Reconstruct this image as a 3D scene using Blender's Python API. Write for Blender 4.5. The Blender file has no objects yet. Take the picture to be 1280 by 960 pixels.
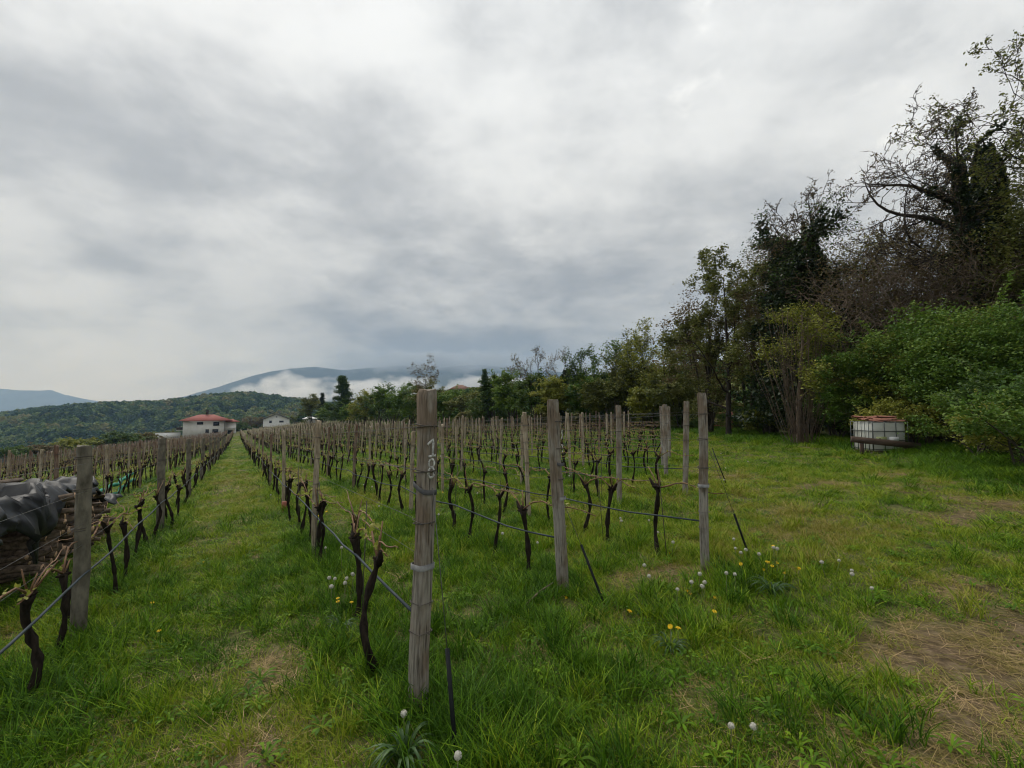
import bpy, math, random
import numpy as np
from mathutils import Vector, Matrix, Euler

# ------------------------------------------------------------------ camera, sky, sun, exposure
SC = bpy.context.scene
COL = SC.collection
FPX = 560.0            # focal length in pixels of the 1280 px wide photograph
PITCH = math.radians(3.27)
cam_d = bpy.data.cameras.new('camera')
cam_d.sensor_width = 36.0
cam_d.lens = 36.0 * FPX / 1280.0
cam_d.clip_start = 0.05
cam_d.clip_end = 30000.0
cam = bpy.data.objects.new('camera', cam_d)
COL.objects.link(cam)
cam.location = (0, 0, 0)
cam.rotation_euler = (math.radians(90) + PITCH, 0, 0)
SC.camera = cam

SUN_EL, SUN_AZ = math.radians(52), math.radians(-40)     # azimuth from +Y towards +X
world = bpy.data.worlds.new('World')
SC.world = world
world.use_nodes = True
wt = world.node_tree
wt.nodes.clear()
def wn(t, **kw):
    n = wt.nodes.new(t)
    for k, v in kw.items():
        setattr(n, k, v)
    return n
def wl(a, b): wt.links.new(a, b)
def wmath(op, a, b=None, clamp=False):
    n = wn('ShaderNodeMath', operation=op, use_clamp=clamp)
    for i, v in enumerate((a, b)):
        if v is None: continue
        if isinstance(v, (int, float)): n.inputs[i].default_value = v
        else: wl(v, n.inputs[i])
    return n.outputs[0]
def wrange(v, a, b, c=0.0, d=1.0):
    n = wn('ShaderNodeMapRange', interpolation_type='SMOOTHSTEP')
    wl(v, n.inputs[0])
    for i, x in zip((1, 2, 3, 4), (a, b, c, d)): n.inputs[i].default_value = x
    return n.outputs[0]
def wmix(f, a, b):
    n = wn('ShaderNodeMix', data_type='RGBA')
    if isinstance(f, (int, float)): n.inputs[0].default_value = f
    else: wl(f, n.inputs[0])
    for s, v in ((6, a), (7, b)):
        if isinstance(v, tuple): n.inputs[s].default_value = (*v, 1)
        else: wl(v, n.inputs[s])
    return n.outputs[2]
tc = wn('ShaderNodeTexCoord')
sep = wn('ShaderNodeSeparateXYZ'); wl(tc.outputs['Generated'], sep.inputs[0])
zc = wmath('MAXIMUM', sep.outputs[2], 0.0)
den = wmath('ADD', zc, 0.27)
com = wn('ShaderNodeCombineXYZ')
wl(wmath('DIVIDE', sep.outputs[0], den), com.inputs[0])
wl(wmath('DIVIDE', sep.outputs[1], den), com.inputs[1])
def wnoise(scale, detail, rough, off=(0, 0, 0), st=(1, 1, 1), dist=0.0, rot=0.0):
    m = wn('ShaderNodeMapping')
    wl(com.outputs[0], m.inputs[0])
    m.inputs['Location'].default_value = off
    m.inputs['Rotation'].default_value = (0, 0, rot)
    m.inputs['Scale'].default_value = st
    n = wn('ShaderNodeTexNoise')
    wl(m.outputs[0], n.inputs['Vector'])
    n.inputs['Scale'].default_value = scale
    n.inputs['Detail'].default_value = detail
    n.inputs['Roughness'].default_value = rough
    n.inputs['Distortion'].default_value = dist
    return n.outputs['Fac']
big = wnoise(0.85, 5, 0.5, (3.1, 1.7, 0), dist=0.4)
mid = wnoise(2.7, 10, 0.60, (0.4, 5.2, 2), dist=0.15)
wis = wnoise(3.0, 8, 0.58, (7.3, 2.2, 5), st=(0.6, 1.0, 1), rot=0.3, dist=0.2)
cov = wmath('ADD', wmath('MULTIPLY', big, 0.36), wmath('ADD', wmath('MULTIPLY', mid, 0.42), wmath('MULTIPLY', wis, 0.22)))
cl = wrange(cov, 0.375, 0.60)
gap = wmath('MULTIPLY', wrange(wnoise(3.4, 7, 0.6, (2.2, 9.1, 4)), 0.60, 0.72), cl)
cloud_hi = wmix(cl, (0.305, 0.320, 0.335), (0.565, 0.580, 0.588))
cloud_hi = wmix(wmath('MULTIPLY', gap, 0.6), cloud_hi, (0.74, 0.75, 0.745))
# the overcast thickens into a slate bank low over the mountains ahead
low = wrange(sep.outputs[2], 0.04, 0.42, 1.0, 0.0)
az = wmath('ADD', wmath('MULTIPLY', sep.outputs[0], 0.20), wmath('MULTIPLY', sep.outputs[1], 0.98))
azm = wrange(az, 0.45, 0.95)
cloud_lo = wmix(cl, (0.100, 0.122, 0.155), (0.300, 0.322, 0.345))
lowmask = wmath('MULTIPLY', wmath('MULTIPLY', low, azm), 0.95)
sky_c = wmix(lowmask, cloud_hi, cloud_lo)
# a paler strip of thin cloud right at the horizon
strip = wmath('MULTIPLY', wrange(sep.outputs[2], 0.0, 0.20, 1.0, 0.0), wrange(az, 0.95, 0.45))
sky_c = wmix(wmath('MULTIPLY', strip, 0.75), sky_c, (0.66, 0.67, 0.665))
nis = wn('ShaderNodeTexSky', sky_type='NISHITA')
nis.sun_disc = False
nis.sun_elevation = SUN_EL
nis.sun_rotation = SUN_AZ
bg_sky = wn('ShaderNodeBackground'); wl(nis.outputs[0], bg_sky.inputs[0]); bg_sky.inputs[1].default_value = 0.10
bg_cl = wn('ShaderNodeBackground'); wl(sky_c, bg_cl.inputs[0]); wl(wmath('ADD', wmath('MULTIPLY', zc, 0.75), 0.72), bg_cl.inputs[1])
mx = wn('ShaderNodeMixShader'); mx.inputs[0].default_value = 0.97
wl(bg_sky.outputs[0], mx.inputs[1]); wl(bg_cl.outputs[0], mx.inputs[2])
wo = wn('ShaderNodeOutputWorld'); wl(mx.outputs[0], wo.inputs[0])

sun_d = bpy.data.lights.new('sun', 'SUN')
sun_d.energy = 1.5
sun_d.angle = math.radians(28)
sun_d.color = (1.0, 0.97, 0.92)
sun = bpy.data.objects.new('sun', sun_d)
COL.objects.link(sun)
sv = Vector((math.sin(SUN_AZ) * math.cos(SUN_EL), math.cos(SUN_AZ) * math.cos(SUN_EL), math.sin(SUN_EL)))
sun.rotation_euler = sv.to_track_quat('Z', 'Y').to_euler()

SC.view_settings.view_transform = 'Standard'
SC.view_settings.look = 'None'
SC.view_settings.exposure = 0.50
SC.view_settings.gamma = 1.0
SC.render.engine = 'CYCLES'
SC.cycles.use_denoising = True
SC.cycles.pixel_filter_type = 'BLACKMAN_HARRIS'
SC.cycles.filter_width = 1.1
SC.cycles.max_bounces = 6
SC.cycles.adaptive_threshold = 0.02
SC.cycles.transparent_max_bounces = 16
SC.cycles.volume_bounces = 4

# ------------------------------------------------------------------ helpers
R0 = np.random.default_rng(7)
def tag(o, label=None, cat=None, group=None, kind=None):
    if label: o['label'] = label
    if cat: o['category'] = cat
    if group: o['group'] = group
    if kind: o['kind'] = kind
    return o
def empty(name, loc=(0, 0, 0), rz=0.0):
    o = bpy.data.objects.new(name, None)
    o.empty_display_size = 0.1
    COL.objects.link(o)
    o.location = loc
    o.rotation_euler = (0, 0, rz)
    return o
class MB:
    """collects shapes for one mesh"""
    def __init__(s): s.v = []; s.f3 = []; s.f4 = []; s.n = 0; s.t3 = []; s.t4 = []
    def add(s, V, F, tint=None):
        V = np.asarray(V, float); F = np.asarray(F, int)
        if len(V) == 0 or len(F) == 0: return s
        tt = np.zeros(len(F)) if tint is None else np.broadcast_to(np.asarray(tint, float), (len(F),))
        if F.shape[1] == 3: s.f3.append(F + s.n); s.t3.append(tt)
        else: s.f4.append(F + s.n); s.t4.append(tt)
        s.v.append(V); s.n += len(V)
        return s
    def arrays(s):
        V = np.concatenate(s.v) if s.v else np.zeros((0, 3))
        f3 = np.concatenate(s.f3) if s.f3 else np.zeros((0, 3), int)
        f4 = np.concatenate(s.f4) if s.f4 else np.zeros((0, 4), int)
        t3 = np.concatenate(s.t3) if s.t3 else np.zeros(0)
        t4 = np.concatenate(s.t4) if s.t4 else np.zeros(0)
        return V, f3, f4, t3, t4
    def mesh(s, name, mat, smooth=False, tint=False):
        V, f3, f4, t3, t4 = s.arrays()
        me = bpy.data.meshes.new(name)
        me.vertices.add(len(V)); me.vertices.foreach_set('co', V.astype(np.float32).ravel())
        nl = f3.size + f4.size; nf = len(f3) + len(f4)
        me.loops.add(nl); me.polygons.add(nf)
        me.loops.foreach_set('vertex_index', np.concatenate([f3.ravel(), f4.ravel()]).astype(np.int32))
        st = np.concatenate([np.arange(len(f3)) * 3, len(f3) * 3 + np.arange(len(f4)) * 4]).astype(np.int32)
        me.polygons.foreach_set('loop_start', st)
        if smooth: me.polygons.foreach_set('use_smooth', np.ones(nf, bool))
        if tint:
            a = me.attributes.new('tint', 'FLOAT', 'FACE')
            a.data.foreach_set('value', np.concatenate([t3, t4]).astype(np.float32))
        me.update(calc_edges=True)
        if mat: me.materials.append(mat)
        return me
    def build(s, name, mat, parent=None, smooth=False, tint=False, loc=None):
        o = bpy.data.objects.new(name, s.mesh(name, mat, smooth, tint))
        COL.objects.link(o)
        if parent: o.parent = parent
        if loc is not None: o.location = loc
        return o
    def box(s, c, size, rz=0.0, rot=None, tint=None):
        x, y, z = np.array(size) / 2.0
        V = np.array([[-x,-y,-z],[x,-y,-z],[x,y,-z],[-x,y,-z],[-x,-y,z],[x,-y,z],[x,y,z],[-x,y,z]])
        if rot is not None: V = V @ np.array(rot).T
        elif rz: 
            ca, sa = math.cos(rz), math.sin(rz)
            V = V @ np.array([[ca,-sa,0],[sa,ca,0],[0,0,1]]).T
        F = [[0,3,2,1],[4,5,6,7],[0,1,5,4],[1,2,6,5],[2,3,7,6],[3,0,4,7]]
        return s.add(V + np.array(c), F, tint)
    def tube(s, P, r, k=6, cap=True, tint=None):
        V, Q, T = tube_arr(P, r, k, cap)
        s.add(V, Q, tint)
        if len(T): s.f3.append(T + s.n - len(V)); s.t3.append(np.zeros(len(T)) if tint is None else np.full(len(T), tint))
        return s
def tube_arr(P, r, k=6, cap=True):
    P = np.asarray(P, float); m = len(P)
    r = np.broadcast_to(np.asarray(r, float), (m,))
    T = np.gradient(P, axis=0)
    T /= np.linalg.norm(T, axis=1)[:, None] + 1e-12
    ref = np.array([0, 0, 1.0]) if abs(T[:, 2]).mean() < 0.75 else np.array([1.0, 0, 0])
    A = np.cross(T, ref); A /= np.linalg.norm(A, axis=1)[:, None] + 1e-12
    B = np.cross(T, A)
    a = np.arange(k) * 2 * math.pi / k
    V = P[:, None, :] + r[:, None, None] * (np.cos(a)[None, :, None] * A[:, None, :] + np.sin(a)[None, :, None] * B[:, None, :])
    V = V.reshape(-1, 3)
    i = np.arange(m - 1)[:, None] * k; j = np.arange(k)[None, :]; jn = (j + 1) % k
    Q = np.stack([i + j, i + jn, i + k + jn, i + k + j], -1).reshape(-1, 4)
    T3 = np.zeros((0, 3), int)
    if cap:
        V = np.concatenate([V, P[:1], P[-1:]])
        c0, c1 = m * k, m * k + 1
        jj = np.arange(k); jn = (jj + 1) % k
        T3 = np.concatenate([np.stack([jn, jj, np.full(k, c0)], -1), np.stack([(m-1)*k + jj, (m-1)*k + jn, np.full(k, c1)], -1)])
    return V, Q, T3
def noise2(x, y, seed=0, oct=4):
    """cheap smooth value noise, about -1..1"""
    x = np.asarray(x, float); y = np.asarray(y, float)
    out = np.zeros(np.broadcast(x, y).shape); amp = 1.0; tot = 0
    rg = np.random.default_rng(seed)
    for o in range(oct):
        tbl = rg.random((64, 64)) * 2 - 1
        xi = np.floor(x).astype(int); yi = np.floor(y).astype(int)
        fx = x - xi; fy = y - yi
        fx = fx * fx * (3 - 2 * fx); fy = fy * fy * (3 - 2 * fy)
        g = lambda a, b: tbl[a % 64, b % 64]
        out += amp * ((g(xi, yi) * (1 - fx) + g(xi + 1, yi) * fx) * (1 - fy) + (g(xi, yi + 1) * (1 - fx) + g(xi + 1, yi + 1) * fx) * fy)
        tot += amp; amp *= 0.5; x = x * 2.03 + 11.3; y = y * 2.03 + 5.7
    return out / tot * 1.6
def sstep(a, b, x):
    t = np.clip((np.asarray(x, float) - a) / (b - a), 0, 1)
    return t * t * (3 - 2 * t)

# row coordinates: d along the vine rows (away), n across them (uphill)
DV = np.array([-0.521, 0.853]); NV = np.array([0.853, 0.521])
DV /= np.linalg.norm(DV); NV /= np.linalg.norm(NV)
RZ = math.atan2(DV[1], DV[0])         # z rotation that turns +X along the rows
def rc(X, Y): return X * DV[0] + Y * DV[1], X * NV[0] + Y * NV[1]
def rxy(d, n): return d * DV[0] + n * NV[0], d * DV[1] + n * NV[1]
HPX = np.array([-400, -100, 0, 60, 110, 140, 170, 200, 225, 250, 275, 300, 330, 360, 400, 450, 560, 800, 1400])
HY = np.array([520, 524, 523, 516, 512, 510.5, 509.5, 509, 505, 501.5, 499.5, 498.5, 500, 503, 510, 512, 514, 516, 518])
def ground_z(X, Y):
    X = np.asarray(X, float); Y = np.asarray(Y, float)
    d, n = rc(X, Y)
    zd = -0.05 * d + 0.020 * np.logaddexp(0, (d - 65) / 12) * 12
    zd = np.where(d < -10, 0.5 + 0.02 * (-10 - d), zd)
    nl = np.where(n < 10, 0.035 * n, 0.35 + 0.015 * (n - 10))
    nl = np.where(n < -1.3, -0.0455 + 0.060 * (n + 1.3), nl)
    nl = np.where(n > 40, 0.8, np.where(n < -26, -1.53, nl))
    cn = np.clip(n, -26, 40); cd = np.clip(d, 0, 130)
    z = -1.53 + zd + nl + np.where(cn > 0, 0.0008, 0.00030) * cn * cd
    s = np.clip(-25 - n, 0, None)
    z = z - np.minimum(0.010 * s * s, 0.42 * s)
    s = np.clip(n - 28, 0, None)
    z = z + 7.6 * np.tanh(0.31 * s / 7.6)
    Rr = np.hypot(X, Y)
    z = z + (0.022 * noise2(X * 0.9, Y * 0.9, 3, 3) + 0.05 * noise2(X * 0.16, Y * 0.16, 4, 2)) * sstep(200, 30, Rr)
    # far country: valley, then the wooded hill
    Ys = np.where(Y > 1, Y, 1.0)
    px = np.clip(640 + FPX * X / Ys, -400, 1400)
    crest = (512 - np.interp(px, HPX, HY)) / FPX * 760.0 - 3.0
    hill = -52 + (crest + 52) * sstep(250, 760, Y + 55 * noise2(X / 90.0, Y / 90.0, 12, 3))
    hill = hill + 6.0 * noise2(X / 75.0, Y / 75.0, 9, 3) * sstep(760, 560, Y)
    hill = hill - 0.035 * np.clip(Y - 800, 0, None) - 25 * sstep(900, 1600, Y)
    far = np.where(Y > 1, hill, -40.0)
    w = sstep(255, 420, Rr)
    z = np.maximum(z, -60)
    return z * (1 - w) + far * w
def gz(x, y): return float(ground_z(np.array([x]), np.array([y]))[0])
CP, SP = math.cos(PITCH), math.sin(PITCH)
def project(X, Y, Z):
    """world -> photograph pixels (1280x960) and depth"""
    X = np.asarray(X, float); Y = np.asarray(Y, float); Z = np.asarray(Z, float)
    dep = Y * CP + Z * SP
    up = -Y * SP + Z * CP
    dep_s = np.where(dep > 0.05, dep, 0.05)
    return 640 + FPX * X / dep_s, 480 - FPX * up / dep_s, dep
def ray(px, py):
    u = (px - 640) / FPX; w = (480 - py) / FPX
    return np.array([u, CP - w * SP, SP + w * CP])
def on_ground(px, py, h=0.0):
    """where the line of sight through a pixel meets the ground (raised by h)"""
    v = ray(px, py)
    ts = np.concatenate([np.linspace(0.5, 40, 4000), np.linspace(40, 400, 3000)])
    dz = v[2] * ts - (ground_z(v[0] * ts, v[1] * ts) + h)
    i = np.argmax(dz < 0) if (dz < 0).any() else len(ts) - 1
    return v[0] * ts[i], v[1] * ts[i]

# ------------------------------------------------------------------ materials
def new_mat(name):
    m = bpy.data.materials.new(name); m.use_nodes = True
    nt = m.node_tree
    b = nt.nodes['Principled BSDF']
    return m, nt, b
def mth(nt, op, a, b=None, clamp=False):
    n = nt.nodes.new('ShaderNodeMath'); n.operation = op; n.use_clamp = clamp
    for i, v in enumerate((a, b)):
        if v is None: continue
        if isinstance(v, (int, float)): n.inputs[i].default_value = v
        else: nt.links.new(v, n.inputs[i])
    return n.outputs[0]
def ramp(nt, fac, stops):
    r = nt.nodes.new('ShaderNodeValToRGB')
    e = r.color_ramp.elements
    while len(e) < len(stops): e.new(0.5)
    for el, (p, c) in zip(e, stops):
        el.position = p; el.color = (*c, 1)
    nt.links.new(fac, r.inputs[0])
    return r.outputs[0]
def nz(nt, scale, detail=4, rough=0.55, coord='Object', st=None, dist=0.0):
    t = nt.nodes.new('ShaderNodeTexCoord')
    src = t.outputs[coord]
    if coord == 'Position':
        pass
    if st is not None:
        m = nt.nodes.new('ShaderNodeMapping'); nt.links.new(src, m.inputs[0]); m.inputs['Scale'].default_value = st; src = m.outputs[0]
    n = nt.nodes.new('ShaderNodeTexNoise')
    nt.links.new(src, n.inputs['Vector'])
    n.inputs['Scale'].default_value = scale; n.inputs['Detail'].default_value = detail
    n.inputs['Roughness'].default_value = rough; n.inputs['Distortion'].default_value = dist
    return n.outputs['Fac']
def bump(nt, b, h, strength=0.4, dist=0.01):
    n = nt.nodes.new('ShaderNodeBump'); n.inputs['Strength'].default_value = strength; n.inputs['Distance'].default_value = dist
    nt.links.new(h, n.inputs['Height']); nt.links.new(n.outputs[0], b.inputs['Normal'])
def simple(name, c0, c1, scale=6, rough=0.8, st=None, bmp=0.0, detail=5, spec=0.3, metal=0.0, bdist=0.01):
    m, nt, b = new_mat(name)
    f = nz(nt, scale, detail, 0.6, st=st)
    nt.links.new(ramp(nt, f, [(0.32, c0), (0.68, c1)]), b.inputs['Base Color'])
    b.inputs['Roughness'].default_value = rough
    b.inputs['Specular IOR Level'].default_value = spec
    b.inputs['Metallic'].default_value = metal
    if bmp: bump(nt, b, f, bmp, bdist)
    return m
def leaf_mat(name, cols, trans=0.35, rough=0.6, attr='tint', inst=False):
    m, nt, b = new_mat(name)
    a = nt.nodes.new('ShaderNodeAttribute'); a.attribute_name = attr
    if inst: a.attribute_type = 'INSTANCER'
    n = len(cols)
    c = ramp(nt, a.outputs['Fac'], [(i / (n - 1), col) for i, col in enumerate(cols)])
    nt.links.new(c, b.inputs['Base Color'])
    b.inputs['Roughness'].default_value = rough
    b.inputs['Specular IOR Level'].default_value = 0.25
    t = nt.nodes.new('ShaderNodeBsdfTranslucent'); nt.links.new(c, t.inputs[0])
    mx = nt.nodes.new('ShaderNodeMixShader'); mx.inputs[0].default_value = trans
    nt.links.new(b.outputs[0], mx.inputs[1]); nt.links.new(t.outputs[0], mx.inputs[2])
    nt.links.new(mx.outputs[0], nt.nodes['Material Output'].inputs[0])
    return m
M = {}
def weathered_wood(name, grey0, grey1, brown):
    m, nt, b = new_mat(name)
    g = nz(nt, 9, 6, 0.65, st=(9, 9, 0.7))
    big = nz(nt, 2.2, 4, 0.6, st=(2, 2, 1))
    oi = nt.nodes.new('ShaderNodeObjectInfo')
    c1 = ramp(nt, g, [(0.3, grey0), (0.5, grey1), (0.72, tuple(x * 1.35 for x in grey1))])
    c2 = ramp(nt, g, [(0.3, tuple(x * 0.45 for x in brown)), (0.7, brown)])
    mixf = mth(nt, 'ADD', ramp_f(nt, big, 0.42, 0.62), mth(nt, 'MULTIPLY', oi.outputs['Random'], 0.3), True)
    mx = nt.nodes.new('ShaderNodeMix'); mx.data_type = 'RGBA'
    nt.links.new(mixf, mx.inputs[0]); nt.links.new(c1, mx.inputs[6]); nt.links.new(c2, mx.inputs[7])
    # drying cracks, knots and a green-grey lichen bloom
    cr = nz(nt, 7, 3, 0.5, st=(17, 17, 0.55)); kn = nz(nt, 5, 2, 0.5, st=(1.2, 1.2, 0.9))
    crk = ramp_f(nt, cr, 0.60, 0.68)
    m2 = nt.nodes.new('ShaderNodeMix'); m2.data_type = 'RGBA'; nt.links.new(mth(nt, 'MULTIPLY', crk, 0.75), m2.inputs[0]); nt.links.new(mx.outputs[2], m2.inputs[6]); m2.inputs[7].default_value = (0.030, 0.024, 0.018, 1)
    m3 = nt.nodes.new('ShaderNodeMix'); m3.data_type = 'RGBA'; nt.links.new(mth(nt, 'MULTIPLY', ramp_f(nt, kn, 0.60, 0.72), 0.55), m3.inputs[0]); nt.links.new(m2.outputs[2], m3.inputs[6]); m3.inputs[7].default_value = (0.075, 0.075, 0.042, 1)
    nt.links.new(m3.outputs[2], b.inputs['Base Color'])
    b.inputs['Roughness'].default_value = 0.85; b.inputs['Specular IOR Level'].default_value = 0.2
    bump(nt, b, mth(nt, 'SUBTRACT', g, mth(nt, 'MULTIPLY', crk, 0.8)), 0.8, 0.006)
    return m
def ramp_f(nt, f, a, b):
    n = nt.nodes.new('ShaderNodeMapRange'); n.interpolation_type = 'SMOOTHSTEP'
    nt.links.new(f, n.inputs[0]); n.inputs[1].default_value = a; n.inputs[2].default_value = b
    return n.outputs[0]
M['post'] = weathered_wood('weathered_post_wood', (0.090, 0.084, 0.074), (0.27, 0.255, 0.225), (0.225, 0.175, 0.130))
M['pole'] = weathered_wood('pale_pole_wood', (0.18, 0.155, 0.115), (0.40, 0.345, 0.26), (0.33, 0.26, 0.18))
M['redpole'] = weathered_wood('brown_pole_wood', (0.11, 0.085, 0.066), (0.235, 0.185, 0.145), (0.19, 0.115, 0.08))
M['greypost'] = simple('grey_lichen_post', (0.055, 0.050, 0.038), (0.20, 0.18, 0.142), 14, 0.9, (1, 1, 0.35), 0.7, 7, 0.2, bdist=0.008)
M['bark'] = simple('vine_bark', (0.008, 0.0065, 0.005), (0.034, 0.026, 0.020), 40, 0.95, (1, 1, 0.3), 0.9, 5, 0.1, bdist=0.01)
M['cane'] = simple('vine_cane', (0.10, 0.055, 0.028), (0.26, 0.15, 0.085), 20, 0.7)
M['stake'] = simple('thin_stake', (0.075, 0.055, 0.038), (0.19, 0.14, 0.095), 9, 0.85)
M['tbark'] = simple('tree_bark', (0.030, 0.026, 0.021), (0.105, 0.090, 0.072), 12, 0.95, (1, 1, 0.35), 0.8, 5, 0.1, bdist=0.02)
M['dbark'] = simple('dark_twig_bark', (0.022, 0.019, 0.017), (0.060, 0.050, 0.042), 10, 0.95, (1, 1, 0.4), 0.5, 4, 0.1)
M['dryvine'] = simple('dry_climber_stems', (0.085, 0.062, 0.045), (0.21, 0.16, 0.12), 10, 0.95)
M['wire'] = simple('galvanised_wire', (0.05, 0.05, 0.05), (0.13, 0.13, 0.125), 30, 0.6, metal=0.3)
M['rusty'] = simple('rusty_wire', (0.045, 0.04, 0.036), (0.12, 0.105, 0.09), 30, 0.7, metal=0.3)
M['hose'] = simple('drip_hose_plastic', (0.018, 0.028, 0.036), (0.045, 0.060, 0.072), 5, 0.6, spec=0.25)
M['blackrod'] = simple('black_plastic_sleeve', (0.006, 0.007, 0.008), (0.014, 0.016, 0.018), 12, 0.7, spec=0.15)
M['strap'] = simple('grey_tie_strap', (0.10, 0.105, 0.105), (0.24, 0.24, 0.235), 25, 0.6)
M['dstrap'] = simple('dark_tie_strap', (0.025, 0.027, 0.028), (0.07, 0.07, 0.07), 25, 0.5)
M['paint'] = simple('white_number_paint', (0.20, 0.195, 0.18), (0.66, 0.66, 0.64), 70, 0.7)
M['buds'] = leaf_mat('young_vine_leaves', [(0.20, 0.23, 0.03), (0.30, 0.33, 0.05), (0.36, 0.34, 0.10)])
# ------------------------------------------------------------------ ground
def straw_mask(X, Y):
    """dry, worn patches in the sward (0..1)"""
    d, n = rc(X, Y)
    m = np.zeros(np.broadcast(X, Y).shape)
    for (cx, cy, rx, ry, rot) in ((2.15, 2.15, 1.0, 0.42, 0.5), (2.85, 2.85, 0.95, 0.38, 0.3), (3.5, 3.6, 0.5, 0.25, 0.2), (1.35, 1.75, 0.35, 0.25, 0), (3.2, 2.3, 0.45, 0.22, 0.2),
                              (5.6, 5.6, 0.9, 0.3, 0.2), (7.2, 7.6, 1.1, 0.35, 0.3), (8.0, 9.2, 1.2, 0.4, 0.4), (5.3, 8.0, 0.9, 0.3, 0.4), (6.4, 6.0, 0.8, 0.25, 0.0),
                              (-1.55, 3.0, 0.2, 0.35, 0.4), (-1.2, 2.2, 0.22, 0.3, 0.3), (1.5, 4.3, 0.5, 0.2, 0.2), (-0.75, 1.75, 0.3, 0.3, 0)):
        c, s_ = math.cos(rot), math.sin(rot)
        u = ((X - cx) * c + (Y - cy) * s_) / rx; v = (-(X - cx) * s_ + (Y - cy) * c) / ry
        m = np.maximum(m, np.exp(-(u * u + v * v)))
    nn = noise2(X * 1.7, Y * 1.7, 21, 4)
    m = m * (0.85 + 0.9 * nn)
    gen = 0.3 * sstep(0.4, 0.9, noise2(X * 0.55, Y * 0.55, 22, 4)) * (0.5 + 0.5 * nn) + 0.22 * sstep(0.35, 0.9, noise2(X * 2.3, Y * 2.3, 24, 3))
    trk = 0.45 * np.exp(-((n - (8.6 + 0.15 * d)) / 0.8) ** 2) * sstep(-0.2, 0.5, noise2(X * 0.8, Y * 0.8, 23, 3))
    return np.clip(np.maximum(np.maximum(m, gen), trk), 0, 1)
mg, nt, b = new_mat('meadow_ground')
geo = nt.nodes.new('ShaderNodeNewGeometry')
def gnoise(scale, detail, rough=0.6):
    n = nt.nodes.new('ShaderNodeTexNoise'); nt.links.new(geo.outputs['Position'], n.inputs['Vector'])
    n.inputs['Scale'].default_value = scale; n.inputs['Detail'].default_value = detail; n.inputs['Roughness'].default_value = rough
    return n.outputs['Fac']
fine = gnoise(14, 6, 0.7); medn = gnoise(0.9, 5); bign = gnoise(0.02, 6)
soil = ramp(nt, fine, [(0.3, (0.040, 0.028, 0.016)), (0.5, (0.12, 0.086, 0.052)), (0.7, (0.23, 0.17, 0.11))])
turf = ramp(nt, fine, [(0.3, (0.028, 0.040, 0.010)), (0.7, (0.10, 0.135, 0.028))])
att = nt.nodes.new('ShaderNodeAttribute'); att.attribute_name = 'dry'
mx1 = nt.nodes.new('ShaderNodeMix'); mx1.data_type = 'RGBA'
nt.links.new(mth(nt, 'ADD', att.outputs['Fac'], mth(nt, 'MULTIPLY', mth(nt, 'SUBTRACT', medn, 0.5), 0.5), True), mx1.inputs[0])
nt.links.new(turf, mx1.inputs[6]); nt.links.new(soil, mx1.inputs[7])
wood = ramp(nt, bign, [(0.35, (0.030, 0.048, 0.014)), (0.6, (0.055, 0.075, 0.024)), (0.75, (0.10, 0.105, 0.045))])
att2 = nt.nodes.new('ShaderNodeAttribute'); att2.attribute_name = 'far'
mx2 = nt.nodes.new('ShaderNodeMix'); mx2.data_type = 'RGBA'
nt.links.new(att2.outputs['Fac'], mx2.inputs[0]); nt.links.new(mx1.outputs[2], mx2.inputs[6]); nt.links.new(wood, mx2.inputs[7])
nt.links.new(mx2.outputs[2], b.inputs['Base Color'])
b.inputs['Roughness'].default_value = 1.0; b.inputs['Specular IOR Level'].default_value = 0.1
bump(nt, b, fine, 0.8, 0.03)

NA = 420
rad = [0.25]
while rad[-1] < 9000: rad.append(rad[-1] * 1.038 + 0.012)
rad = np.array(rad)
# angles: finer in the part of the country one looks at
th = np.concatenate([np.linspace(-70, 70, 330, endpoint=False), np.linspace(70, 290, 90, endpoint=False)]) * math.pi / 180
TT, RR = np.meshgrid(th, rad)
GX = RR * np.sin(TT); GY = RR * np.cos(TT)
GZ = ground_z(GX, GY)
V = np.stack([GX, GY, GZ], -1).reshape(-1, 3)
nr, na = GX.shape
i = np.arange(nr - 1)[:, None] * na; j = np.arange(na)[None, :]; jn = (j + 1) % na
F = np.stack([i + j, i + na + j, i + na + jn, i + jn], -1).reshape(-1, 4)[:, ::-1]
mb = MB().add(V, F)
mb.add(np.concatenate([[[0, 0, gz(0, 0)]], V[:na]]), np.stack([np.zeros(na, int), 1 + (np.arange(na) + 1) % na, 1 + np.arange(na)], -1))
ground = mb.build('ground', mg, smooth=True)
tag(ground, kind='structure')
co = np.concatenate([V, [[0, 0, 0]], V[:na]])
dd_, nn_ = rc(co[:, 0], co[:, 1])
a = ground.data.attributes.new('dry', 'FLOAT', 'POINT'); a.data.foreach_set('value', (0.32 + 0.65 * straw_mask(co[:, 0], co[:, 1])).astype(np.float32))
farm = np.maximum(np.maximum(sstep(230, 300, np.hypot(co[:, 0], co[:, 1])), sstep(-25, -30, nn_)), sstep(26, 31, nn_))
a = ground.data.attributes.new('far', 'FLOAT', 'POINT'); a.data.foreach_set('value', farm.astype(np.float32))

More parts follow.
